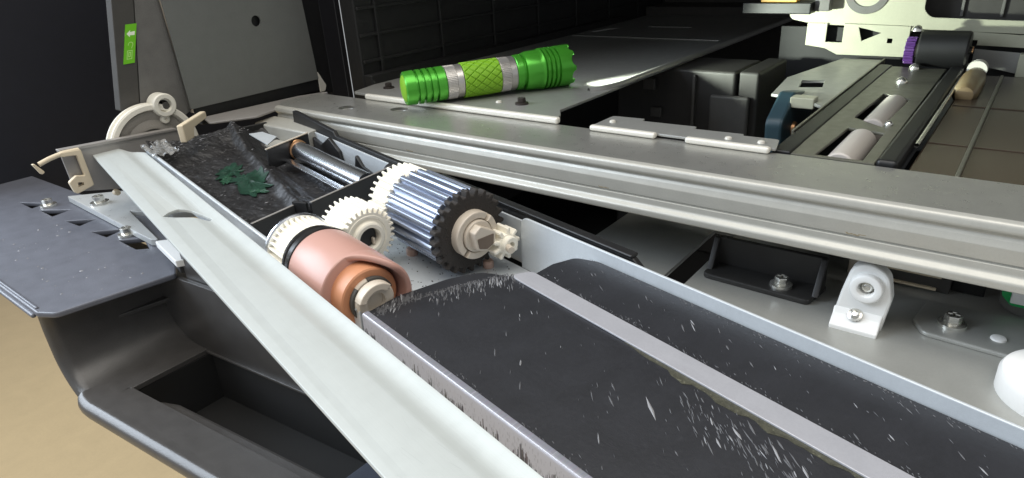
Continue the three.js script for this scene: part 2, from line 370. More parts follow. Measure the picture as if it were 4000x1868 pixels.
// ================================================================== upright panel, column, wheel, bracket (upper left)
{
  const t = thing('upright_panel', 'upright grey steel panel with one round hole', 'panel', 'machine', [-402, -4, -240]);
  part(t, 'sheet', plateX(roundPoly([[-191.5, 3.2, 1], [-189, 180], [-279, 180], [-286.6, 4.2, 1]]), -402.2, -401, [circle(-247.2, 48.3, 3.6)], 0.2), M.panel);
  part(t, 'backing', box(-412, -404, -8, 180, -300, -197.5, 0.5), M.black);
  part(t, 'foot', plateX([[-194, -3.5], [-194, 3.0], [-287, 4.0], [-289.5, -3.5]], -403.8, -402.3, [], 0.1), M.black);
  part(t, 'side_tab', plateX(roundPoly([[-286.8, 10, 0.5], [-292.5, -1, 1.5], [-291, -5, 1.5], [-286.8, -5, 0.5]]), -402.6, -401.4, [], 0.2), M.lip);
}
{
  const t = thing('corner_column', 'dark grey plastic column with a green sticker beside the grey panel', 'column', 'machine', [-408, -6, -172]);
  part(t, 'front_cover', plateX(roundPoly([[-153.5, 10, 1], [-170, 90, 1], [-182.6, 90, 1], [-164.4, 10, 1]]), -412, -405, [], 0.5), M.darkGrey);
  part(t, 'side_cover', plateX(roundPoly([[-165, 10, 0.5], [-183.1, 90, 0.5], [-190.6, 90, 0.5], [-194.0, 2, 0.5], [-186, -2, 2], [-172, 0, 2]]), -412, -405.6, [], 0.4), M.midGrey);
  part(t, 'edge_bead', plateX([[-190.8, 90], [-192.2, 90], [-196.2, 0], [-194.4, 0]], -409, -404.2, [], 0.3), M.hub);
  part(t, 'edge_bead', plateX([[-188.3, 90], [-189.3, 90], [-193.2, 3], [-191.6, 3]], -409, -405.2, [], 0.2), M.midGrey);
  // green sticker with an arrow and an opened padlock
  const cv = document.createElement('canvas'); cv.width = 128; cv.height = 420;
  const x = cv.getContext('2d');
  x.fillStyle = '#6fc21d'; x.fillRect(0, 0, 128, 420);
  x.fillStyle = '#eef7df';
  x.beginPath(); x.moveTo(18, 100); x.lineTo(58, 62); x.lineTo(58, 84); x.lineTo(112, 78); x.lineTo(112, 122); x.lineTo(58, 118); x.lineTo(58, 138); x.closePath(); x.fill();
  x.strokeStyle = '#b6e584'; x.lineWidth = 8;
  x.strokeRect(38, 282, 54, 88); x.strokeRect(55, 300, 18, 46);
  x.beginPath(); x.arc(70, 218, 26, Math.PI * 0.9, Math.PI * 2.2); x.lineTo(84, 260); x.stroke();
  const tex = new THREE.CanvasTexture(cv); tex.colorSpace = THREE.SRGBColorSpace;
  const s = new THREE.BoxGeometry(0.3, 20.6, 6.2);
  const p = s.attributes.position; for (let i = 0; i < p.count; i++) p.setZ(i, p.getZ(i) - p.getY(i) * 0.34);
  const st = part(t, 'sticker', s.translate(-404.8, 45.1, -168.8), std(1, 1, 1, 0.45, 0, { map: tex }), true);
  st.userData.label = 'green sticker with white arrow and open padlock';
}
{
  const t = thing('pulley_wheel', 'large white plastic wheel at the foot of the dark column', 'wheel', 'machine', [-400, -39, -164.6]);
  const place = (g) => g.translate(-404.6, -13.1, -164.6);
  part(t, 'rim', place(latheX([[0, 18], [0, 24.6], [0.8, 25.5], [2.2, 25.5], [2.8, 24], [5.4, 24], [6, 25.5], [7.4, 25.5], [8, 24.6], [8, 22.2], [6.8, 21.6], [4.6, 21]], 72)), M.whitePlastic);
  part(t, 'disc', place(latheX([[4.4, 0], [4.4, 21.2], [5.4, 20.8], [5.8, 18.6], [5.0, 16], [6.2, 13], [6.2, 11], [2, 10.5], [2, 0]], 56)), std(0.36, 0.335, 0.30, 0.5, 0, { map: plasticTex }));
  part(t, 'boss', place(latheX([[5, 2.6], [7.2, 2.5], [7.6, 1.8], [7.6, 0.9], [6.6, 0.8], [6.6, 0]], 24)).translate(0, 15.0, -9), M.whitePlastic);
}
{
  const t = thing('small_roller', 'small cream plastic roller above the large white wheel', 'roller', 'machine', [-399, 3, -174.5]);
  part(t, 'body', latheX([[0, 3], [0, 6.2], [0.8, 6.8], [8.4, 6.8], [9.2, 6.2], [9.2, 4], [7, 3.8], [7, 3]], 40).translate(-404.6, 10, -174.6), M.whitePlastic);
  part(t, 'pin', latheX([[0, 0], [0, 2.2], [7.8, 2.2], [8.2, 1.8], [8.2, 0]], 20).translate(-404.6, 9.4, -175.6), M.darkGrey);
}
{
  const t = thing('cream_tab', 'cream plastic tab sticking up between wheel and toner', 'tab', 'machine', [-361, -4, -168]);
  part(t, 'tab', plateZ(roundPoly([[0, -4.5, 0.8], [0, 5, 1], [31, 5.6, 1.2], [31, 1.6, 1.2], [13, 0.6, 2], [10, -4.5, 1]]), -1.7, 1.7, [], 0.6).rotateY(2.25).translate(-353, 1.2, -160), M.beige);
}
{
  const t = thing('mounting_plate', 'grey upright bracket plate behind the cream hook', 'bracket', 'machine', [-393, -38, -138]);
  const k = (z, y) => [z * 0.9825, 84 - (84 - y) * 0.9825];
  part(t, 'sheet', plateX(roundPoly([k(-116, -2.4).concat(0.8), k(-178, -6).concat(4), k(-186, -12).concat(4), k(-190, -44), k(-150, -33.5), k(-117, -25.5).concat(1)]), -394, -392.8, [], 0.25), M.bracket);
  part(t, 'top_fold', plateX(roundPoly([k(-115.6, -1.6).concat(0.4), k(-178, -4.8).concat(2), k(-182, -7).concat(1), k(-178, -6.4), k(-116, -3.4).concat(0.5)]), -396.5, -391.8, [], 0.3), M.bracket);
  part(t, 'stop_pin', latheX([[0, 0], [0, 1.8], [2.6, 1.6], [3, 0]], 16).translate(-393, -30, -134), M.beige);
}
{
  const t = thing('wire_hook', 'cream plastic hook clip on the edge of the grey bracket', 'hook', 'machine', [-390, -24, -113]);
  const hx = -390.2, q = 0.981, k = (z, y, r) => [z * q, 84 - (84 - y) * q, r];
  const P = (z, y) => [hx, 84 - (84 - y) * q, z * q];
  part(t, 'arm', tube([P(-124.5, -3.6), P(-117, -3.4), P(-110, -4.6), P(-104.6, -6.2)], 1.25, 30, 10), M.beige);
  part(t, 'tip', plateX(roundPoly([k(-101.4, -5.2, 0.4), k(-102.6, -5.2, 0.4), k(-106, -10.6, 1), k(-104, -11.6, 1)]), hx - 1.2, hx + 1.2, [], 0.4), M.beige);
  part(t, 'stem', plateX(roundPoly([k(-114.5, -2.6, 1), k(-125.2, -3.2, 1.2), k(-126.0, -24, 1.2), k(-116, -26.5, 2), k(-114.6, -19, 1.5), k(-119, -16.4, 1), k(-123, -17.5, 0.6), k(-122.4, -6, 0.8), k(-115, -5, 0.6)]), hx - 1.4, hx + 1.4, [roundPoly([k(-118.2, -19.4, 0.6), k(-121.8, -20.4, 0.6), k(-121.6, -22.6, 0.6), k(-117.6, -23.2, 0.6)])], 0.5), M.beige);
}

// ================================================================== black front cover (lower left)
{
  const t = thing('front_cover', 'black plastic front cover with flat top and hollow hand recess', 'cover', 'machine', [-330, -84, -90]);
  const holes = [[[-482, -110], [-464, -118.5], [-462, -110.2]], [[-453, -111.4], [-436.3, -122], [-433.8, -111.6]], [[-417.6, -112.7], [-404.6, -123.3], [-401.7, -114]], [[-385.6, -113.8], [-373, -125.2], [-369.9, -115.1]], [[-358.6, -116.6], [-349.4, -125.2], [-333, -120.4], [-338.2, -116.2]]];
  part(t, 'top_sheet', plateH(roundPoly([[-620, -61.5], [-309, -61.5, 5], [-300.5, -66, 5], [-292, -113, 2], [-345, -141, 1], [-620, -134]]), -47.6, -45, holes, 0.7), M.coverTop);
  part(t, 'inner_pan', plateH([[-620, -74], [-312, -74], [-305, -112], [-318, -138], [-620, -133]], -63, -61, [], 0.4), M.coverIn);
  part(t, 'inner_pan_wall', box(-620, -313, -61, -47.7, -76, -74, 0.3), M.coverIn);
  part(t, 'front_bead', box(-620, -312, -46.6, -44.2, -63.8, -62.4, 0.65), M.coverTop);
  part(t, 'front_bead', box(-620, -313, -49.0, -46.9, -62.3, -60.3, 0.9), M.coverTop);
  part(t, 'dust_specks', flakes(70, () => { const l = 0.25 + 0.9 * Math.pow(rnd(), 3); return [rr(-420, -305), -44.98, rr(-108, -66), l, l * rr(0.4, 0.8), rr(0, 6)]; }), M.flakeLight).userData.kind = 'stuff';
  // hollow: wall, big fillet and ledge as one moulded sheet, swept from front to back
  const prof = [];
  prof.push([-306, -47]); prof.push([-308.5, -50]); prof.push([-309.2, -56]); prof.push([-309, -63]);
  for (let k = 0; k <= 10; k++) { const a = Math.PI + k / 10 * Math.PI / 2; prof.push([-289.5 + 19.3 * Math.cos(a), -66 + 17.3 * Math.sin(a)]); }
  prof.push([-284.5, -83.5]);
  { // sheet with thickness: along z from front to back, with a rounded front edge
    const zs = [[-62.2, 4.2], [-62.6, 2.4], [-63.6, 1.0], [-65.4, 0.2], [-67.5, 0], [-80, 0], [-95, 0], [-112, 0], [-116, 0]];
    const pos = [], idx = [], np = prof.length;
    const nrm = prof.map((p, i) => { const a = prof[Math.max(0, i - 1)], b = prof[Math.min(np - 1, i + 1)], l = Math.hypot(b[0] - a[0], b[1] - a[1]); return [(b[1] - a[1]) / l, -(b[0] - a[0]) / l]; });
    for (const [z, d] of zs) prof.forEach((p, i) => pos.push(p[0] + nrm[i][0] * d, p[1] + nrm[i][1] * d, z));
    for (let j = 0; j < zs.length - 1; j++) for (let i = 0; i < np - 1; i++) { const a = j * np + i, b = a + np; idx.push(a, b, a + 1, b, b + 1, a + 1); }
    const g = new THREE.BufferGeometry(); g.setAttribute('position', new THREE.Float32BufferAttribute(pos, 3)); g.setIndex(idx); g.computeVertexNormals();
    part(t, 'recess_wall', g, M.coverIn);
  }
  // ledge round the opening: front rim swept along a line that swings back to the right
  const along = V(0.9956, 0, -0.0938).normalize();
  const sec = [[0.6, -12.5], [-1.2, -9], [-3.4, -4.5], [-3.0, -1.2], [-0.6, 0.6], [3, 0.3], [8, 0], [14.6, -0.3], [15.4, -0.8], [15.4, -7]];   // distance from the edge to the back, height
  {
    const smooth = new THREE.CatmullRomCurve3(sec.map(([d, y]) => V(d, y, 0)), false, 'catmullrom', 0.35).getPoints(44);
    const pos = [], idx = [], xs = [[-296, 5], [-294, 2.5], [-290.5, 0.8], [-286, 0], [-284.5, 0], [-240, 0], [-180, 0], [-60, 0]], np = smooth.length;
    for (const [x, back] of xs) { const z0 = -62.5 + (x + 292) * (along.z / along.x); for (const p of smooth) pos.push(x, -83.4 + p.y + back * 0.25, z0 - p.x - back * 0.4); }
    for (let j = 0; j < xs.length - 1; j++) for (let i = 0; i < np - 1; i++) { const a = j * np + i, b = a + np; idx.push(a, a + 1, b, b, a + 1, b + 1); }
    const g = new THREE.BufferGeometry(); g.setAttribute('position', new THREE.Float32BufferAttribute(pos, 3)); g.setIndex(idx); g.computeVertexNormals();
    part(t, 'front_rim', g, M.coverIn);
  }
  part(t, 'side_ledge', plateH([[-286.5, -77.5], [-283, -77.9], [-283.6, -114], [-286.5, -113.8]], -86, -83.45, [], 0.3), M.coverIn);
  // rear wall of the hollow, upper band and lower darker skirt
  const bz = (x) => -113.2 + (x + 290) * (along.z / along.x);
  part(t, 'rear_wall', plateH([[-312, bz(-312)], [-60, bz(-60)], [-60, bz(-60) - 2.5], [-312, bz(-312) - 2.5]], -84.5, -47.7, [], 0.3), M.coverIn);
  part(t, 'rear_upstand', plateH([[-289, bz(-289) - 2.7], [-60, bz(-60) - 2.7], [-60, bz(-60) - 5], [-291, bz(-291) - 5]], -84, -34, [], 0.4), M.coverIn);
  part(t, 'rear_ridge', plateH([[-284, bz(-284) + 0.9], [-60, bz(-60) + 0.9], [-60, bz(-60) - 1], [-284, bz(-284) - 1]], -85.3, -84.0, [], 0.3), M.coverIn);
  part(t, 'lower_skirt', plateH([[-300, bz(-300) - 1.2], [-60, bz(-60) - 1.2], [-60, bz(-60) - 3], [-300, bz(-300) - 3]], -112, -85.4, [], 0.2), M.blackSoft);
  part(t, 'well_side', box(-286.5, -283.4, -114, -86.1, -122, -77.6, 0.2), M.blackSoft);
  part(t, 'well_floor', plateH([[-286, -78], [-60, -99], [-60, -150], [-286, -124]], -116, -112, [], 0.2), M.blackSoft);
  const iz = (x, d) => -62.5 + (x + 292) * (along.z / along.x) - d;
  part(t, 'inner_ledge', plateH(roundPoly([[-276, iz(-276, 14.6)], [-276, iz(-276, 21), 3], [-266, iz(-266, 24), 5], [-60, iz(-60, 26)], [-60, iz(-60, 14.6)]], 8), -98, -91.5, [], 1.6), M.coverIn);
}
{
  const t = thing('inner_block', 'blue grey plastic block deep in the opening of the black cover', 'block', 'machine', [-150, -118, -112]);
  part(t, 'block', plateH([[-176, -96], [-175, -118.5], [-60, -128], [-60, -106]], -104, -98, [], 0.8), plastic(0.06, 0.07, 0.095, 0.5));
}
{ // bright steel plate on the black top, with a screw
  const t = thing('latch_plate', 'pale steel plate with a hex screw lying on the black cover top', 'plate', 'machine', [-400, -44, -138]);
  part(t, 'sheet', plateH(roundPoly([[-452, -127, 1], [-420, -160], [-340, -168], [-361, -147, 1], [-388, -136, 0.6], [-330, -124.6, 1], [-334, -122.4, 0.8]]), -44.6, -41, [], 0.3), M.lowPlate);
  part(t, 'fold', plateH([[-388, -135.5], [-358, -146.5], [-322, -134], [-330, -125.4]], -44.5, -43.4, [], 0.2), M.coverTop);
}
screw(-417.4, -41, -132.3, 5.2, 'bright hex screw standing on the pale steel plate', {});
screw(-456.5, -44.9, -117.4, 4.6, 'zinc screw between black triangular holes, next to the pale steel plate', { turn: 0.3 });
screw(-362, -44.9, -122.4, 4.6, 'zinc screw beside the last black triangular hole under the long pale bar', { turn: 0.2 });
{
  const t = thing('stop_block', 'small white block tucked under the long pale bar', 'block', 'machine', [-303, -44, -120]);
  part(t, 'block', plateH(roundPoly([[-322, -119.6, 1], [-289.3, -113.3, 1], [-283, -123, 1], [-313, -130, 1]]), -41.4, -38, [], 0.5), M.cleanWhite);
  part(t, 'base', plateH(roundPoly([[-319, -120.6, 1], [-290, -114.6, 1], [-284, -123, 1], [-313, -129, 1]]), -45, -41.5, [], 0.4), M.blackSoft);
}
{
  const t = thing('peg', 'small cream peg between the long pale bar and the pale plate', 'peg', 'machine', [-347, -41, -134]);
  part(t, 'peg', box(-350, -345.5, -41, -24, -136.5, -132, 1), M.beige);
}

// ================================================================== long pale bar
{
  // profile across the bar (z to the front, y up), swept along x
  const t = thing('pale_bar', 'long pale sheet steel bar with a lens shaped slot lying across the cover', 'bar', 'bar', [0, -3, 0]);
  const h = (z) => z > 0 ? 0 : z > -6 ? -1.5 * (0.5 - 0.5 * Math.cos(z / 6 * Math.PI)) : -1.5 + 1.3 * (0.5 - 0.5 * Math.cos((z + 6) / 5.5 * Math.PI));
  const x0 = -187, x1 = 300, zf = 12.2, zb = -10.3;
  const slot = [[-36.5, 7.9], [-40, 4.6], [-41, 1.1], [-36.6, -2.9], [-30.1, -5.2], [-22.2, -6.6], [-20.6, -5.6], [-24.6, -2.4], [-27.9, 1.0], [-31.7, 4.6]];
  const outline = roundPoly([[x0 + 5, zf, 1], [x1, zf], [x1, zb], [-152, zb, 2], [-160, -8, 2], [x0 + 10, 0.7, 4], [x0, 8, 1.5]]);
  // fine grid, dropped onto the folded profile
  const g0 = plateH(outline, -1.3, 0, [roundPoly(slot.map(([a, b]) => [a, b, 0.4]), 3)], 0.2);
  const cut = subdivideZ(g0, zb, 0.8, 12);
  const p = cut.attributes.position; for (let i = 0; i < p.count; i++) p.setY(i, p.getY(i) + h(p.getZ(i)));
  part(t, 'sheet', toCreasedNormals(cut, 0.5), M.bar);
  function subdivideZ(g, from, step, n) {   // cuts triangles at planes z = from + k * step
    let tris = []; const a = (g.index ? g.toNonIndexed() : g).attributes.position;
    for (let i = 0; i < a.count; i += 3) tris.push([0, 1, 2].map((k) => V().fromBufferAttribute(a, i + k)));
    for (let k = 1; k <= n; k++) {
      const z = from + k * step * 0.98, out = [];
      for (const tr of tris) {
        const s = tr.map((v) => v.z - z);
        if (s.every((d) => d >= -1e-6) || s.every((d) => d <= 1e-6)) { out.push(tr); continue; }
        let i = s.findIndex((d, m) => (d > 0) !== (s[(m + 1) % 3] > 0) && (d > 0) !== (s[(m + 2) % 3] > 0));
        if (i < 0) { out.push(tr); continue; }
        const A = tr[i], B = tr[(i + 1) % 3], C = tr[(i + 2) % 3], sa = s[i], sb = s[(i + 1) % 3], sc = s[(i + 2) % 3];
        const P = A.clone().lerp(B, sa / (sa - sb)), Q = A.clone().lerp(C, sa / (sa - sc));
        out.push([A, P, Q], [P, B, C], [P.clone(), C.clone(), Q.clone()]);
      }
      tris = out;
    }
    const pos = []; for (const tr of tris) for (const v of tr) pos.push(v.x, v.y, v.z);
    const q = new THREE.BufferGeometry(); q.setAttribute('position', new THREE.Float32BufferAttribute(pos, 3)); q.computeVertexNormals();
    return q;
  }
}

// ================================================================== toner unit: trough
const heap = (u0, u1, v0, v1, nu, nv, fn) => {
  const pos = [], idx = [];
  for (let i = 0; i <= nu; i++) for (let j = 0; j <= nv; j++) { const a = u0 + (u1 - u0) * i / nu, c = v0 + (v1 - v0) * j / nv; pos.push(a, fn(a, c), c); }
  for (let i = 0; i < nu; i++) for (let j = 0; j < nv; j++) { const a = i * (nv + 1) + j, b = a + nv + 1; idx.push(a, a + 1, b, b, a + 1, b + 1); }
  const g = new THREE.BufferGeometry(); g.setAttribute('position', new THREE.Float32BufferAttribute(pos, 3)); g.setIndex(idx); g.computeVertexNormals();
  return g;
};
// little light flakes and crumbs lying on a surface
function flakes(n, pick) {
  const pos = [];
  for (let k = 0; k < n; k++) {
    const [x, y, z, l, w, dir] = pick(k), c = Math.cos(dir), s = Math.sin(dir), up = 0.12 + 0.3 * w;
    const P = (a, b, h) => [x + a * c - b * s, y + h, z + a * s + b * c];
    const j = () => rr(0.55, 1.25);
    const q = [P(-l * j(), 0, 0), P(-l * 0.2, w * j(), 0), P(l * 0.4, w * j() * 0.8, 0), P(l * j(), 0, 0), P(l * 0.2, -w * j(), 0), P(-l * 0.4, -w * j(), 0)], top = P(l * rr(-0.2, 0.2), 0, up);
    for (let i = 0; i < 6; i++) pos.push(...q[i], ...top, ...q[(i + 1) % 6]);
  }
  const g = new THREE.BufferGeometry(); g.setAttribute('position', new THREE.Float32BufferAttribute(pos.map((v) => v), 3));
  const p = g.attributes.position.array; for (let i = 0; i < p.length; i += 9) { for (let m = 0; m < 3; m++) { const a = p[i + 3 + m]; p[i + 3 + m] = p[i + 6 + m]; p[i + 6 + m] = a; } }
  g.computeVertexNormals();
  return g;
}
const tray = thing('toner_trough', 'long steel trough soiled with black toner, holding gears and rollers', 'trough', 'unit', [0, -19, 20]);
{
  part(tray, 'floor_sheet', box(-214, 260, -19.4, -18, -17.2, 59, 0.3), M.tray);
  part(tray, 'back_wall', plateZ(roundPoly([[7, -18], [7, 4.2, 4], [260, 4.2], [260, -18]]), -18, -17, [], 0.25), M.tray);
  part(tray, 'back_liner', plateZ(roundPoly([[-200, -18], [-198, 0.5, 1], [6.5, 0.8, 1], [6.5, -18]]), -20.6, -19.6, [], 0.2), M.tray);
  part(tray, 'front_wall', plateZ([[-214, -18], [-212, -0.4], [17, -0.4], [17, -18]], 58.2, 59.4, [], 0.2), M.tray);
  part(tray, 'front_edge', tube([[-213, -0.2, 58.9], [-100, -0.2, 58.9], [16, -0.2, 58.9]], 0.9, 60, 8), M.tray);
  part(tray, 'end_wall', box(-216, -214, -19, 0, -10, 59, 0.4), M.blackSoft);
  // black rail along the back
  part(tray, 'back_rail', plateZ(roundPoly([[-203, -19, 1], [-200, 7.4, 1], [-196, 7.6, 1], [-150, 4.9, 1.5], [-148, 2.6, 1], [-60, 2.6, 0.6], [-57, 1.6, 0.6], [-54, 3.4, 0.6], [58, 3.4, 1.5], [62, 0.4, 2], [62, -19]]), -23.6, -21, [], 0.5), M.black);
  part(tray, 'rail_lip', box(-52, 58, 3.2, 4.6, -24.4, -20.4, 0.6), M.black);
  part(tray, 'rail_tooth', plateZ(roundPoly([[-170, -2], [-160, -4], [-150, 2, 0.5], [-140, -3.5, 1], [-138, -9], [-170, -9]]), -19.5, -17.5, [], 0.4), M.black);
  part(tray, 'rail_tooth', plateZ(roundPoly([[-124, -9], [-122, -1.5, 0.6], [-116, -6.5, 0.6], [-108, -8]]), -19.4, -17.8, [], 0.3), M.black);
  part(tray, 'rail_tooth', plateX(roundPoly([[-20, -6], [-19, 3.5, 1.5], [-14.5, 1.5, 2], [-12.5, -6]]), -88, -83, [], 0.7), M.black);
  // slanting partition between toner bay and gears, with its kink
  const wallH = (a, b, top, bottom, th = 1.4) => { const dx = b[0] - a[0], dz = b[1] - a[1], l = Math.hypot(dx, dz), nx = -dz / l * th / 2, nz = dx / l * th / 2; return plateH([[a[0] + nx, a[1] + nz], [b[0] + nx, b[1] + nz], [b[0] - nx, b[1] - nz], [a[0] - nx, a[1] - nz]], bottom, top, [], 0.3); };
  part(tray, 'partition', wallH([-84, -16], [-70.5, 32], 1.9, -18), M.black);
  part(tray, 'partition', wallH([-72, 33], [-78, 36.5], 1.9, -18), M.black);
  part(tray, 'partition', wallH([-77, 37], [-71, 57.5], 0.2, -18), M.black);
  part(tray, 'end_sheet', wallH([-163, -12], [-151.5, 16.5], 3.0, -8, 0.9), M.black);
  part(tray, 'worn_edge', wallH([-163.2, -12.4], [-151.3, 16.9], 3.7, 3.02, 1.1), M.hub);
  part(tray, 'worn_edge', wallH([-84, -16], [-70.5, 32], 2.3, 1.92, 1.0), M.bracket);
  part(tray, 'worn_edge', wallH([-77, 37], [-71, 57.5], 0.6, 0.22, 1.0), M.bracket);
  part(tray, 'side_sheet', plateH([[-194, 9], [-192, 2], [-177, 0], [-166, 10]], 0.6, 1.2, [], 0.1), M.tray);
  // toner lying in the bay
  const surf = (a, c) => {
    const d = Math.min(1, Math.max(0, (a + 214) / 30));
    let y = -6.5 + 7.8 * Math.pow(1 - d, 1.4) + 0.9 * n2(a / 20, c / 20) + 0.3 * n2(a / 6 + 9, c / 6) + 0.22 * n2(a / 1.7, c / 1.7 + 5);
    const ridge = 13 + (a + 198) * 0.155; y += 4.4 * Math.exp(-Math.pow((c - ridge) / 2.6, 2)) * (1 - 0.3 * d);
    y += 2.8 * Math.exp(-Math.pow((c - 57.5) / 3.5, 2)) + (c < ridge - 5 ? -4.2 * Math.min(1, (ridge - 5 - c) / 6) : 0);
    return y;
  };
  const bay = part(tray, 'toner_heap', heap(-213.8, -78.2, -16, 58, 190, 120, surf), M.toner);
  bay.userData.kind = 'stuff';
  const fl = part(tray, 'toner_crumbs', flakes(900, () => {
    let a = rr(-212, -80), c = rr(-10, 57);
    if (rnd() < 0.45) { a = -214 + 16 * rnd() * rnd() + 1; c = rr(10, 56); } else if (rnd() < 0.3) c = 57 - 8 * rnd() * rnd();
    const l = 0.3 + 1.0 * Math.pow(rnd(), 3);
    return [a, surf(a, c) + 0.08, c, l, l * rr(0.25, 0.5), rr(0.9, 1.7)];
  }), M.flake);
  part(tray, 'paper_lint', flakes(90, () => { let a = rr(-212, -80), c = rr(0, 57); if (rnd() < 0.5) { a = -213 + 14 * rnd() * rnd(); } const l = rr(0.5, 1.5); return [a, surf(a, c) + 0.1, c, l, l * 0.3, rr(0.8, 1.6)]; }), M.flakeLight).userData.kind = 'stuff';
  fl.userData.kind = 'stuff';
  const film = (cx, cz, r, m, turn, sq, sink) => {      // ragged scrap, pressed into the toner
    const o = [], n = 46;
    for (let i = 0; i < n; i++) { const a = i / n * 2 * Math.PI, q = r * (0.72 + 0.3 * n2(Math.cos(a) * 1.6 + cx, Math.sin(a) * 1.6) + 0.14 * n2(Math.cos(a) * 5 + cx, Math.sin(a) * 5)), x = q * Math.cos(a), z = q * sq * Math.sin(a); o.push([cx + x * Math.cos(turn) - z * Math.sin(turn), cz + x * Math.sin(turn) + z * Math.cos(turn)]); }
    const pos = [], rings = 7;      // fan of rings so that the scrap can follow the heap
    const at = (k, i) => { const p = o[i % n], f = k / rings, x = cx + (p[0] - cx) * f, z = cz + (p[1] - cz) * f; return [x, surf(x, z) + sink + 0.2 * n2(x / 6 + 3, z / 6), z]; };
    for (let k = 0; k < rings; k++) for (let i = 0; i < n; i++) { const A = at(k, i), B = at(k + 1, i), C = at(k + 1, i + 1), D = at(k, i + 1); pos.push(...A, ...C, ...B); if (k) pos.push(...A, ...D, ...C); }
    const g = new THREE.BufferGeometry(); g.setAttribute('position', new THREE.Float32BufferAttribute(pos, 3)); g.computeVertexNormals();
    return part(tray, 'film_scrap', toCreasedNormals(g, 1), m);
  };
  const fs = film(-138, 33, 24, M.greenFilm, 0.1, 0.5, 0.5); fs.userData.label = 'torn dark green film scrap lying in the toner';
  film(-160, 34, 14, M.greenFilm, 0.6, 0.6, 0.45);
  film(-150, 40, 8, M.greenFilm2, 0.5, 0.4, 0.62);
  film(-121, 35, 7, M.greenFilm2, -0.4, 0.4, 0.62);
  // spilt toner on the floor of the gear bay
  const dust = part(tray, 'toner_dust', flakes(420, () => { const a = rr(-68, 30), c = rr(-14, 40), l = 0.15 + 0.35 * rnd(); return [a, -18 + 0.02, c, l, l * 0.8, rr(0, 6)]; }), M.tonerGear);
  dust.userData.kind = 'stuff';
}
{ // clear plastic bag corner at the front end of the trough
  const t = thing('plastic_scrap', 'crumpled clear plastic scrap at the corner of the trough', 'plastic scrap', 'unit', [-206, 0, 54]);
  const g = heap(-214, -190, 48, 61, 26, 16, (a, c) => 1.4 + 1.3 * n2(a / 4, c / 4) + 0.6 * n2(a / 1.6, c / 1.6) + 1.6 * Math.max(0, (a + 214) / 24 < 0.4 ? 0.4 - (a + 214) / 24 : 0));
  part(t, 'sheet', g, std(0.5, 0.5, 0.49, 0.2, 0, { physical: true, transmission: 0.7, thickness: 0 }));
}
{
  const t = thing('chrome_shaft', 'polished steel shaft with a copper end in the toner trough', 'shaft', 'unit', [-120, -8, -3]);
  part(t, 'shaft', latheX([[-157, 0], [-157, 4.6], [-156.6, 4.9], [-85, 4.9], [-85, 0]], 48).translate(0, -3, -3), M.chrome);
  part(t, 'end_ring', latheX([[-160, 3], [-160, 5.2], [-158.4, 5.5], [-157.8, 4.9], [-157.2, 5.4], [-156.2, 5.3], [-156, 4.8]], 40).translate(0, -3, -3), M.copper);
}
{
  const t = thing('doctor_blade', 'narrow bright steel blade lying alongside the polished shaft', 'blade', 'unit', [-120, -9, 5]);
  part(t, 'blade', box(-156, -80, -6.6, -5.6, 3.6, 7.2, 0.3), M.chrome);
  part(t, 'rail', tube([[-154, -4.9, -11], [-120, -4.9, -11], [-84, -4.9, -11]], 0.9, 20, 8), M.chrome);
}
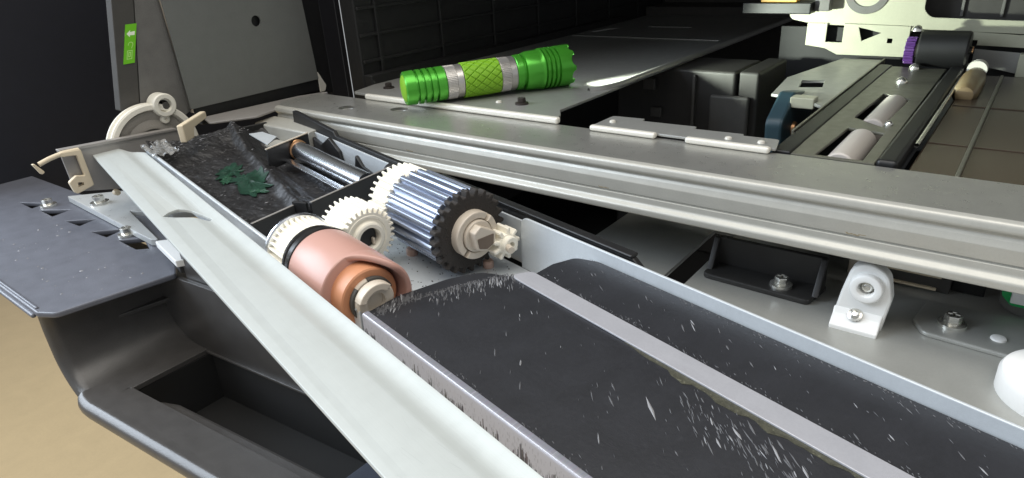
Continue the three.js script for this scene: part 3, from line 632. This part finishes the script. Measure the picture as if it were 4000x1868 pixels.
// ---- ribbed roller
{
  const t = thing('ribbed_roller', 'ribbed steel blue roller between a white gear and a black toothed disc', 'roller', 'unit', [-25, -16, 0]);
  part(t, 'core', latheX([[-40, 0], [-40, 13.9], [-6, 13.9], [-6, 0]], 60), M.rib);
  const nr = 22;
  for (let i = 0; i < nr; i++) {
    const a = (i + 0.3) / nr * 2 * Math.PI, rb = roundPoly([[-1.35, 13.6], [-1.15, 15.3, 0.5], [-0.6, 16.1, 0.6], [0.6, 16.1, 0.6], [1.15, 15.3, 0.5], [1.35, 13.6]], 3);
    part(t, 'rib', extrude(rb, 32, [], 0.3).rotateZ(a).rotateY(Math.PI / 2).translate(-38.5 + 0.6 * Math.sin(i * 5), 0, 0), M.rib);
  }
  part(t, 'white_gear', gearX(34, 13.6, 15.6, -52, -39.2, 4), M.gearWhite);
  const d = part(t, 'black_disc', gearX(24, 14.6, 16.9, -6.3, -2.6, 3, 0.5), M.tonerGear);
  part(t, 'disc_crust', flakes(220, () => { const a = rr(0, 6.283), r = rr(9, 15.5); return [r * Math.cos(a), 0, r * Math.sin(a), rr(0.2, 0.7), rr(0.2, 0.5), rr(0, 6)]; }).rotateZ(-Math.PI / 2).translate(-2.6, 0, 0), M.tonerGear).userData.kind = 'stuff';
  // hub: split collar and keyed shaft end
  const arcRing = (r0, r1, a0, a1, depth, n = 30) => { const o = []; for (let k = 0; k <= n; k++) { const a = a0 + (a1 - a0) * k / n; o.push([r1 * Math.cos(a), r1 * Math.sin(a)]); } for (let k = n; k >= 0; k--) { const a = a0 + (a1 - a0) * k / n; o.push([r0 * Math.cos(a), r0 * Math.sin(a)]); } return extrude(o, depth, [], 0.4).rotateY(Math.PI / 2); };
  part(t, 'collar', arcRing(6.6, 9.3, 0.9, 3.9, 4.2).translate(-3, 0, 0), M.hub);
  part(t, 'collar', arcRing(6.6, 9.3, 4.05, 7.05, 5.0).translate(-3, 0, 0), M.hub);
  const disc = []; for (let k = 0; k <= 30; k++) { const a = -0.55 + k / 30 * (2 * Math.PI - 1.25); disc.push([6.3 * Math.cos(a + 0.2), 6.3 * Math.sin(a + 0.2)]); }
  part(t, 'shaft_end', extrude(circle(0, 0, 6.3, 36), 5.4, [], 0.5).rotateY(Math.PI / 2).translate(-3, 0, 0), M.hub);
  part(t, 'keyed_tip', extrude(roundPoly([[-4.6, 3.4, 1], [-1.5, 5.6, 1], [5.6, 1.4, 0.6], [4.9, -3.2, 1.5], [1, -5.2, 2], [-3.4, -3.9, 1.5]]), 4.6, [], 0.5).rotateY(Math.PI / 2).translate(1.2, 0, 0), M.hub);
  part(t, 'bore', extrude(roundPoly([[-3.6, 1.0, 0.6], [4.4, 1.0, 0.6], [4.0, -3.2, 1], [0.8, -4.4, 1.6], [-2.8, -3.2, 1.2]]), 0.5, [], 0.1).rotateY(Math.PI / 2).translate(5.5, 0, 0), std(0.16, 0.12, 0.09, 0.6));
}
{
  const t = thing('idler_gear', 'off white spur gear beside the ribbed roller', 'gear', 'unit', [-38, -18, 29]);
  const at = (g) => g.translate(0, -1.8, 28.6);
  part(t, 'toothed_rim', at(gearX(30, 10.2, 12.0, -47, -30, 4.5, 0.35)), M.gearWhite);
  part(t, 'web', at(latheX([[-30.4, 9.2], [-29.7, 8.9], [-29.7, 8.0], [-30.3, 7.6], [-30.3, 6.8], [-28.6, 6.4], [-28.2, 5.8], [-28.2, 4.6], [-29, 4.3], [-33, 4.3]], 48)), M.gearWhite);
  part(t, 'axle', at(latheX([[-46, 0], [-46, 4.2], [-31.4, 4.2], [-31, 3.8], [-31, 0]], 32)), M.black);
  part(t, 'axle_key', at(box(-31, -29.4, -3.2, -0.6, -2.6, -1.6, 0.3)), M.hub);
}
{
  const t = thing('small_gear', 'small cream gear with pegs behind the black toothed disc', 'gear', 'unit', [3, -14, -10]);
  const at = (g) => g.translate(3, -5.5, -10.5);
  part(t, 'body', at(gearX(9, 4.2, 6.6, -3.5, 3.5, 1.6, 0.5)), M.gearWhite);
  part(t, 'hub', at(latheX([[-5, 0], [-5, 3.6], [5.4, 3.6], [5.8, 3.2], [5.8, 1.6], [4, 1.5], [4, 0]], 24)), M.gearWhite);
  part(t, 'axle', at(latheX([[0, 0], [0, 1.4], [9, 1.4], [9.2, 0]], 16).rotateY(-0.3)), M.hub);
}
for (const [u, v, r, l] of [[-3, -8, 2.2, 'pink cream peg on the floor under the black toothed disc'], [-34, 7.5, 2.4, 'pink cream peg on the floor under the ribbed roller']]) {
  const t = thing('floor_peg', l, 'peg', 'unit', [u, -18, v]);
  part(t, 'peg', latheY([[-18, r], [-15.6, r], [-15, r * 0.8], [-14.8, 0]], 24).translate(u, 0, v), std(0.58, 0.40, 0.33, 0.5));
}
// ---- orange roller on the front side
{
  const t = thing('feed_roller', 'translucent orange rubber roller between white gear and toner plate', 'roller', 'unit', [-10, -14, 53]);
  const at = (g) => g.translate(0, 0.4, 53);
  part(t, 'white_gear', at(gearX(36, 10.8, 12.4, -36, -23, 3, 0.3)), M.gearWhite);
  part(t, 'end_collar', at(latheX([[-38, 4], [-38, 12.6], [-37.2, 13.2], [-36.4, 13.2], [-36, 12.6], [-36, 6]], 48)), M.chrome);
  part(t, 'dark_collar', at(latheX([[-24.6, 6], [-24.6, 11.8], [-24, 12.6], [-22.6, 12.8], [-22.2, 12.2], [-20.6, 12.2], [-20.2, 13.4], [-17.8, 13.6], [-17, 12.4], [-17, 6]], 56)), std(0.03, 0.028, 0.027, 0.22, 0.3));
  const rub = std(0.50, 0.285, 0.235, 0.36, 0, { physical: true, sheen: 0.4, sheenRoughness: 0.6, bumpMap: rep(grainTex, 2), bumpScale: 0.00002 });
  rub.sheenColor = new THREE.Color(0.9, 0.75, 0.75);
  const sleeve = part(t, 'sleeve', at(latheX([[-18.4, 6], [-18.4, 12], [-17.8, 13.1], [-16, 13.5], [5.6, 13.5], [6.2, 13.2], [6.4, 12.6], [6.4, 8]], 72)), rub);
  part(sleeve, 'inner_sleeve', at(latheX([[6.2, 8], [6.2, 10.2], [12.6, 9.9], [13, 9.4], [13, 5]], 56)), M.rubberIn);
  { // the sleeve reaches on round the back and below: its end is cut on a slant
    const n = 90, pos = [], idx = [], ss = (a, b, x) => { const q = Math.max(0, Math.min(1, (x - a) / (b - a))); return q * q * (3 - 2 * q); };
    for (let k = 0; k <= n; k++) {
      const a = -Math.PI + k / n * 2 * Math.PI, e = 6.0 + 11.2 * ss(1.95, 0.75, a) * ss(-2.75, -2.1, a), c = -Math.cos(a), y = Math.sin(a);
      const w = Math.min(1.1, (e - 5.9) * 0.5);
      for (const [x, r] of [[5.0, 13.45], [e - w, 13.45], [e - 0.3 * w, 13.1], [e, 12.4], [e - 0.3 * w, 11.6], [e - w, 11.2], [5.0, 11.1]]) pos.push(x, r * y, r * c);
    }
    for (let k = 0; k < n; k++) for (let m = 0; m < 6; m++) { const a = k * 7 + m, b = a + 7; idx.push(a, a + 1, b, b, a + 1, b + 1); }
    const g = new THREE.BufferGeometry(); g.setAttribute('position', new THREE.Float32BufferAttribute(pos, 3)); g.setIndex(idx); g.computeVertexNormals();
    part(sleeve, 'sleeve_lobe', at(g), rub);
  }
  part(t, 'clutch_hub', at(latheX([[12.6, 4], [12.6, 7.2], [14, 7.4], [14.4, 6.9], [14.4, 5.6], [15, 5.4], [15, 6.6], [16.4, 6.6], [17, 6], [17, 3.2], [15.6, 3], [15.6, 0]], 48)), M.hub);
  const seg = (r0, r1, a0, a1, x0, x1, m, nm) => { const o = []; for (let k = 0; k <= 16; k++) { const a = a0 + (a1 - a0) * k / 16; o.push([r1 * Math.cos(a), r1 * Math.sin(a)]); } for (let k = 16; k >= 0; k--) { const a = a0 + (a1 - a0) * k / 16; o.push([r0 * Math.cos(a), r0 * Math.sin(a)]); } part(t, nm, at(extrude(o, x1 - x0, [], 0.3).rotateY(Math.PI / 2).translate(x0, 0, 0)), m); };
  seg(5, 7.6, 0.3, 1.7, 13.2, 15.0, M.darkGrey, 'hub_band');
  seg(5, 7.6, 2.3, 4.1, 13.2, 15.0, M.darkGrey, 'hub_band');
  seg(4.6, 6.9, 0.8, 2.8, 15.0, 18.6, M.hub, 'hub_claw');
  part(t, 'axle', at(latheX([[-44, 0], [-44, 3], [12, 3], [12, 0]], 28)), M.zinc);
}
// ---- toner covered plate over the right part of the trough
{
  const t = thing('blade_plate', 'wide plate coated with black toner flakes beside the orange roller', 'plate', 'unit', [120, -14, 20]);
  const o = roundPoly([[19.4, 58.2, 1.2], [17.6, 46, 6], [20, 28, 12], [24, 17, 10], [34, 11.5, 3], [38, 4.6, 2], [37.2, -4, 4], [39.5, -13, 4], [47, -16.4, 2], [260, -16.4], [260, 58.2]]);
  part(t, 'toner_sheet', plateH(o, -1.2, 0, [], 0.3), M.tonerFilm);
  // front flange with toner run down it
  const cv = document.createElement('canvas'); cv.width = 1024; cv.height = 96;
  const x = cv.getContext('2d'); x.fillStyle = '#c2c2c8'; x.fillRect(0, 0, 1024, 96);
  for (let i = 0; i < 2600; i++) { const px = rnd() * 1024, tall = 16 + 62 * Math.pow(rnd(), 2.2) * (0.6 + 0.5 * n2(px / 60, 1)); x.fillStyle = `rgba(${38 + 20 * rnd() | 0},${38 + 20 * rnd() | 0},${44 + 20 * rnd() | 0},${0.35 + 0.5 * rnd()})`; x.fillRect(px, 96 - tall, 1.2 + 2.2 * rnd(), tall); }
  for (let i = 0; i < 900; i++) { x.fillStyle = `rgba(50,50,56,${0.06 + 0.14 * rnd()})`; x.fillRect(rnd() * 1024, 10 + rnd() * 80, 1 + 2 * rnd(), 2 + 9 * rnd()); }
  const tex = new THREE.CanvasTexture(cv); tex.colorSpace = THREE.SRGBColorSpace; tex.wrapS = THREE.RepeatWrapping;
  const fg = roundPoly([[57.6, 0.6, 0.4], [59.9, 0.6, 1.4], [60.0, -13], [58.6, -13]], 6);
  const g = worldUV(plateX(fg, 19.6, 260, [], 0.1)), p = g.attributes.position, uv = g.attributes.uv;
  for (let i = 0; i < p.count; i++) uv.setXY(i, p.getX(i) / 110, (p.getY(i) + 13) / 13.5);
  part(t, 'front_flange', g, std(0.95, 0.96, 1.0, 0.3, 0.15, { map: tex }), true);
  const st = part(t, 'clean_strip', plateH(roundPoly([[33.5, 12.4, 3], [36.8, 5.2, 3], [117, 8.2], [260, 13.4], [260, 21.0], [121, 15.6]]), 0.05, 0.7, [], 0.2), steel(0.44, 0.44, 0.47, 0.45, 0.25));
  st.userData.label = 'bare grey steel strip between the black toner areas';
  // ochre grease along the strip
  { const o = [], lo = []; for (let k = 0; k <= 60; k++) { const a = 84 + 118 * k / 60, e = 14.25 + (a - 84) * 0.0362, w = 2.6 * Math.min(1, k / 8) * (0.75 + 0.4 * n2(a / 9, 2) + 0.25 * n2(a / 2.5, 7)); o.push([a, e]); lo.push([a, e + Math.max(0.3, w)]); }
    part(t, 'grease_smear', plateH([...o, ...lo.reverse()], 0.02, 0.14, [], 0), std(0.125, 0.125, 0.085, 0.5, 0, { map: tonerTex })); }
  const spots = (n, big) => flakes(n, () => {
    let a, c, dir = rr(0.5, 0.85), l = 0.4 + 1.2 * big * Math.pow(rnd(), 2);
    const q = rnd();
    if (q < 0.5) { const s = rnd(); c = 56 - 46 * s; a = 19.5 + (c > 40 ? 6 * rnd() * rnd() : 3 + 13 * s * s + 9 * rnd() * rnd()); dir = rr(0.45, 0.8); l *= 1.3; }
    else if (q < 0.64) { a = rr(40, 190); c = rr(-14, 4.5 + (a - 40) * 0.035); }
    else if (q < 0.84) { const s = rr(-1, 1); a = 128 + 17 * s + 6 * (rnd() + rnd() - 1); c = 26.5 + 1 * s + 8 * (rnd() + rnd() - 1); dir = rr(0.5, 0.8); l *= 1.3; }
    else { a = rr(22, 200); c = rr(13 + (a - 40) * 0.035, 57); }
    return [a, 0.02, c, l * rr(1, 1.7), l * rr(0.1, 0.2), dir];
  });
  part(t, 'toner_fluff', spots(700, 0.9), M.flake).userData.kind = 'stuff';
  part(t, 'toner_fluff', flakes(520, () => { const q = rnd(), a = rr(40, 240); const c = q < 0.5 ? -15.6 + 4 * rnd() * rnd() * rnd() : q < 0.75 ? 57.4 - 3 * rnd() * rnd() : 4.4 + (a - 40) * 0.035 - 2.5 * rnd() * rnd(); return [a, 0.02, c, rr(0.2, 0.8), rr(0.06, 0.2), rr(0.2, 0.9)]; }), M.flake).userData.kind = 'stuff';
  part(t, 'paper_lint', spots(80, 1.2), M.flakeLight).userData.kind = 'stuff';
  part(t, 'toner_fluff', flakes(260, () => { const s = rnd(), c = 57 - 46 * s; return [19 + (c > 44 ? 2.5 : 2 + 11 * s * s) + 2.2 * rnd(), 0.02, c, rr(0.25, 0.8), rr(0.1, 0.3), rr(0.6, 1.1)]; }), M.flake).userData.kind = 'stuff';
}

// ================================================================== lower shelf on the right
{
  const s = structure('base_plate', 'grey steel base plate behind the toner trough', [-20, -52, -260]);
  part(s, 'sheet', plateH([[-155, -330], [140, -330], [140, -196], [-155, -196]], -52, -50, [[[-108, -292], [-97, -292], [-97, -215], [-108, -215]]], 0.3), M.shelf);
}
{
  const t = thing('corner_bracket', 'black plastic open box bracket with a screw on the base plate', 'bracket', 'machine', [-72, -50, -252]);
  part(t, 'base', plateH(roundPoly([[-93.5, -255], [-93.5, -241, 3], [-50, -239.4, 3], [-47.5, -255]]), -50, -47.6, [], 0.6), M.bracketBlack);
  part(t, 'back_wall', box(-92.5, -48.2, -47.8, -35.2, -255.4, -253.2, 0.5), M.bracketBlack);
  part(t, 'side_wall', plateX(roundPoly([[-254, -47.7], [-254, -35.0, 0.8], [-252, -35.2, 0.8], [-245.5, -47.7]]), -93.4, -91, [], 0.5), M.bracketBlack);
  part(t, 'side_wall', plateX(roundPoly([[-254, -47.7], [-254, -35.0, 0.8], [-252, -35.2, 0.8], [-243.5, -47.7]]), -50.2, -47.8, [], 0.5), M.bracketBlack);
}
screw(-62.6, -47.6, -246.2, 4.4, 'hex screw in the black open box bracket', { turn: 0.5 });
{
  const t = thing('pivot_post', 'white plastic pivot post with a ring boss standing on the base plate', 'post', 'machine', [-31, -50, -236]);
  const o = roundPoly([[-40.6, -50, 0.5], [-38.6, -37, 8], [-36.4, -26.6, 6], [-30.6, -24.6, 6], [-24.4, -27.6, 6], [-22.4, -37, 8], [-24, -50, 0.5]]);
  part(t, 'body', plateZ(o, -240, -234, [circle(-30.6, -33.6, 2.6)], 0.9), M.cleanWhite);
  part(t, 'ring_boss', new THREE.LatheGeometry([[2.6, 0], [5.2, 0], [5.6, 0.8], [5.4, 2.4], [4.8, 2.9], [3.1, 2.9], [2.7, 2.5], [2.6, 0]].map(([r, y]) => new THREE.Vector2(r, y)), 40).rotateX(Math.PI / 2).translate(-30.6, -33.6, -234.4), M.cleanWhite);
  part(t, 'pin', new THREE.LatheGeometry([[0, 0], [0.9, 0.1], [1.7, -0.2], [2.1, -1.6], [2.5, -1.8]].map(([r, y]) => new THREE.Vector2(r, y)), 28).rotateX(Math.PI / 2).translate(-30.6, -33.6, -233.2), M.zinc);
  part(t, 'foot', plateX(roundPoly([[-234, -50], [-234, -43.5], [-232.6, -45.5, 1], [-228.5, -48.6, 0.8], [-228.5, -50]]), -40, -24.2, [], 0.5), M.cleanWhite);
  const sc = part(t, 'screw', latheY([[0, 2.4], [0.6, 2.4], [0.8, 1.6], [2, 1.5], [2.2, 1.1], [1.6, 0.8], [1.5, 0]], 24).rotateX(0.75).translate(-32.6, -44.8, -232.4), M.zinc);
}
{
  const t = thing('terminal_block', 'dark connector block with two pale contact strips under the beam', 'connector', 'machine', [-26, -50, -277]);
  part(t, 'body', box(-34, -8, -50, -38.5, -290, -276, 0.6), M.darkGrey);
  part(t, 'body', box(-8, 3, -50, -41, -291, -280, 0.6), M.blackSoft);
  part(t, 'contact_strip', box(-30.5, -11.4, -43.6, -42.7, -276, -274.6, 0.3), M.beige);
  part(t, 'contact_strip', box(-29.5, -12.4, -48.9, -48.0, -276, -274.2, 0.3), M.beige);
  part(t, 'post', box(-44.5, -41, -50, -37.6, -279, -275.6, 0.6), M.hub);
  part(t, 'post', box(-34.8, -32.2, -50, -38.4, -276, -273.6, 0.6), M.hub);
}
{
  const t = thing('raised_pad', 'raised grey sheet pad with a screw beside the white post', 'plate', 'machine', [15, -50, -252]);
  part(t, 'sheet', plateH(roundPoly([[-16, -247, 4], [-12, -239.2, 4], [40, -236], [40, -268], [-14, -264, 4]]), -50, -48.2, [], 0.6), M.shelf);
  part(t, 'button', latheY([[-48.2, 2.4], [-47.6, 2.2], [-47.3, 1.2], [-47.25, 0]], 28).translate(9.5, 0, -247), M.cleanWhite);
}
screw(-4.3, -48.2, -249, 4.6, 'hex screw on the raised pad beside the white button', { turn: 0.15 });
{
  const t = thing('circuit_board', 'small green circuit board with a white plug under the beam', 'circuit board', 'machine', [14, -50, -270]);
  part(t, 'board', plateZ(roundPoly([[7.6, -36, 1], [7.6, -42.5, 2.5], [11, -46, 2], [40, -46], [40, -36]]), -271.4, -270, [], 0.2), M.pcb);
  part(t, 'plug', box(10.4, 20, -43.5, -38.6, -270, -266.6, 0.5), M.cleanWhite);
  part(t, 'support', plateZ(roundPoly([[7.2, -36], [7.2, -47, 5], [13, -50], [40, -50], [40, -36]]), -274, -271.6, [], 0.3), M.midGrey);
}
{
  const t = thing('white_knob', 'large white round plastic knob at the base plate edge', 'knob', 'machine', [28, -50, -222]);
  part(t, 'body', latheY([[-50, 18], [-44.4, 18], [-42.8, 17.2], [-42, 15.5], [-42, 0]], 64).translate(28.4, 0, -222.5), M.cleanWhite);
}

// ================================================================== inside, right of the torch
{
  const t = thing('drive_box', 'dark grey plastic drive housing in the deep gap behind the beam', 'housing', 'machine', [-190, -130, -440]);
  part(t, 'body', box(-236, -150, -130, 1, -470, -421, 2), M.darkHousing);
  part(t, 'body', box(-149.5, -136, -130, 1, -480, -424, 2), M.darkHousing);
  part(t, 'upright_rib', box(-178, -176, -110, -2, -421, -418.4, 0.5), M.darkGrey);
  part(t, 'tab', box(-214, -205, -14, -6, -421, -418, 0.8), M.darkGrey);
  part(t, 'tab', box(-208, -200, -33, -26, -421, -418.6, 0.8), M.darkGrey);
  part(t, 'lug', box(-166, -140, -40, -14, -423.5, -419, 2), M.darkGrey);
  const p = thing('copper_contact', 'small copper contact at the foot of the dark drive housing', 'contact', 'machine', [-165, -52, -410]);
  part(p, 'contact', box(-168, -164.5, -50, -45, -417.9, -416, 0.5), M.copper);
}
const backX = (px) => -128.9 + (px - 2040) * 0.2445, backY = (py) => 22 - (py - 60) * 0.245;   // measures taken off the rear frame, in steps of a quarter millimetre
{
  const t = thing('rear_frame', 'cream steel rear frame with a rounded dark window', 'frame', 'machine', [-40, -4, -500]);
  const P = (x, y) => [backX(x), backY(y)];
  part(t, 'upper_sheet', plateZ(roundPoly([[-150, 75], [-150, 40, 2], P(1985, 50).concat(5), P(2050, 62), P(2600, 78), [60, 16], [60, 75]]), -501.5, -500, [roundPoly([P(2312, -60).concat(0), P(2312, 22).concat(6), P(2330, 40).concat(6), P(2700, 50).concat(0), P(2700, -60).concat(0)].map((q) => q))], 0.3), M.cream);
  part(t, 'window_panel', box(-70, 80, 20, 75, -520, -518, 0), M.darkGrey);
  for (const px of [2385, 2470, 2520]) part(t, 'window_rib', box(backX(px), backX(px) + 1.6, 26, 75, -518, -516, 0.3), M.midGrey);
  // embossed arc mark
  const o = []; for (let k = 0; k <= 24; k++) { const a = Math.PI * (1.02 + 0.94 * k / 24); o.push([-96 + 13 * Math.cos(a), 41 + 12.5 * Math.sin(a)]); } for (let k = 24; k >= 0; k--) { const a = Math.PI * (1.02 + 0.94 * k / 24); o.push([-96 + 8.6 * Math.cos(a), 41 + 7.8 * Math.sin(a)]); }
  part(t, 'arc_mark', plateZ(o, -500, -499.2, [], 0.2), M.midGrey);
  part(t, 'lower_sheet', plateZ([P(2033, 58), P(2086, 58), P(2086, 108), P(2129, 108), P(2129, 58), P(2290, 62), P(2290, 140), P(2120, 141), P(2086, 125), P(2033, 118)], -499.6, -498.2, [[P(2165, 66), P(2225, 80), P(2177, 104)], [P(2239, 93), P(2253, 93), P(2253, 107), P(2239, 107)]], 0.2), M.cream);
  part(t, 'backing', box(-150, 80, -60, 19, -508, -506, 0), M.blackSoft);
  part(t, 'lower_sheet', plateZ([P(2380, 70), P(2576, 80), P(2700, 84), P(2700, 112), P(2440, 104), P(2440, 92), P(2380, 90)], -499.8, -498.6, [], 0.2), M.cream);
  part(t, 'grey_strip', plateZ([P(2438, 112), P(2535, 118), P(2535, 168), P(2438, 148)], -498, -497, [], 0.2), M.plate);
  part(t, 'white_box', box(backX(2532), backX(2600), backY(172), backY(118), -500, -492, 0.6), M.cream);
}
{
  const t = thing('wire_terminal', 'dark terminal with an orange band in front of the rear frame', 'terminal', 'machine', [-148, 30, -490]);
  part(t, 'body', box(-172, -126, 29.5, 37, -497, -484, 0.8), M.black);
  part(t, 'band', box(-160, -136, 37, 41, -495, -486, 0.6), M.orangeWire);
  part(t, 'plug', box(-125.5, -116, 31, 42, -498, -490, 0.6), M.midGrey);
}
{
  const t = thing('purple_gear', 'small purple gear at the end of the black motor', 'gear', 'machine', [-63, 1, -480]);
  part(t, 'toothed_rim', gearX(16, 6.8, 8.2, -66, -60.5, 2, 0.4).translate(0, 9.5, -481), M.purple);
  part(t, 'boss', latheX([[-61, 4], [-59.6, 3.6], [-59.4, 0]], 20).translate(0, 9.5, -481), M.hub);
  const m = thing('drive_motor', 'black round motor beside the small purple gear', 'motor', 'machine', [-46, 1, -480]);
  part(m, 'body', latheX([[-59, 0], [-59, 10], [-58, 10.8], [-34, 10.8], [-33, 10], [-33, 2.4], [-31.6, 2.2], [-31.6, 0]], 44).translate(0, 11, -481), M.black);
  part(m, 'end_boss', latheX([[-33, 2.2], [-31, 2], [-30.8, 0]], 20).translate(0, 11, -481), M.copper);
}
{
  const t = thing('guide_rail', 'grey slotted guide plate with a blue lever left of the roller plate', 'guide', 'machine', [-90, -3, -400]);
  part(t, 'sheet', plateH([[-80, -352], [-93, -366], [-112, -372], [-118, -420], [-104, -497], [-80, -497]], -1.2, 0.4, [[[-108, -414], [-96, -419], [-92, -398], [-104, -393]]], 0.3), M.plate);
  part(t, 'edge', box(-80, -78.8, -6, 1.4, -497, -300, 0.3), M.olive);
  part(t, 'lever', plateX(roundPoly([[-350, -40], [-345, -8, 6], [-365, 4, 8], [-400, -2, 6], [-408, -30]]), -106, -97, [], 1.5), M.blueLever);
  part(t, 'lever_button', latheX([[-97, 4], [-95.5, 3.6], [-95, 0]], 24).translate(0, -16, -366), M.copper);
  part(t, 'catch', box(-98, -86, -3, 2.6, -366, -358, 0.6), M.cream);
}
{
  const t = thing('roller_plate', 'olive guide plate with two white rollers in slots', 'guide', 'machine', [-58, -4, -370]);
  part(t, 'sheet', plateH([[-71, -269.5], [-40.5, -269.5], [-42, -476], [-74, -476]], -1.2, 0.2, [[[-62.5, -338], [-48.5, -325], [-47, -386], [-60.5, -394]], [[-62.5, -272], [-45, -272], [-45.6, -315], [-60.5, -318]]], 0.3), M.olive);
  for (const [z0, z1] of [[-388, -332], [-314, -273]]) {
    const r = part(t, 'roller', latheX([[0, 0], [0, 5.4], [0.8, 6], [z1 - z0 - 0.8, 6], [z1 - z0, 5.4], [z1 - z0, 0]], 40).rotateY(Math.PI / 2).translate(-53.6, -4.4, z1), std(0.50, 0.46, 0.42, 0.4, 0));
  }
  part(t, 'under_box', box(-71, -41, -30, -12, -476, -270, 0), M.black);
  part(t, 'side_bar', box(-78.6, -71.2, -8, 0.8, -478, -269.5, 0.8), M.black);
  part(t, 'side_bar', box(-40.2, -33, -8, 2.0, -478, -269.5, 1.5), M.black);
  part(t, 'side_wire', tube([[-31.2, 0.6, -300], [-31.4, 0.6, -380], [-31.8, 0.6, -446]], 0.9, 30, 8), M.zinc);
}
for (const [x, y, z, r, l] of [[-58.1, 0.2, -470, 3.0, 'shiny round screw below the purple gear'], [-57.5, 0.2, -425, 3.0, 'shiny round screw between motor and the white rollers'], [-46.5, 0.2, -329, 1.8, 'tiny round screw between the two white rollers'], [-61.5, 21.5, -478, 3.0, 'shiny round screw above the purple gear']]) {
  const t = thing('round_screw', l, 'screw', 'machine', [x, y, z]);
  part(t, 'head', latheY([[0, r], [0.4 * r, r * 0.98], [0.9 * r, r * 0.7], [1.15 * r, r * 0.3], [1.2 * r, 0]], 28).translate(x, y, z), M.zinc);
}
{
  const t = thing('transfer_belt', 'dark brown glossy belt unit with thin bars right of the roller plate', 'belt unit', 'machine', [0, -6, -370]);
  part(t, 'belt', box(-30, 90, -6, -2.6, -478, -269.5, 1), M.brown);
  part(t, 'thin_bar', box(-14.6, -13.2, -2.7, -0.6, -470, -270, 0.4), M.olive);
  for (const z of [-318, -392]) part(t, 'cross_bar', box(-29, 90, -2.62, -2.2, z - 0.7, z + 0.7, 0.15), M.brown);
  part(t, 'thin_bar', box(8, 9.2, -2.7, -1.0, -470, -270, 0.4), M.olive);
}
{
  const t = thing('belt_knob', 'cream domed knob on the rear end of the brown belt unit', 'knob', 'machine', [-27, -2, -440]);
  part(t, 'cap', latheX([[0, 0], [0.6, 3.4], [3, 4.9], [7, 5.2], [12, 5], [12, 0]], 36).rotateY(-Math.PI / 2).translate(-26.5, 1.5, -482), M.whitePlastic);
  part(t, 'body', latheX([[0, 0], [0, 5], [14, 6], [50, 5.8], [54, 4], [55, 0]], 36).rotateY(-Math.PI / 2).translate(-26, -0.5, -462), M.amber);
}

renderer.render(scene, camera);
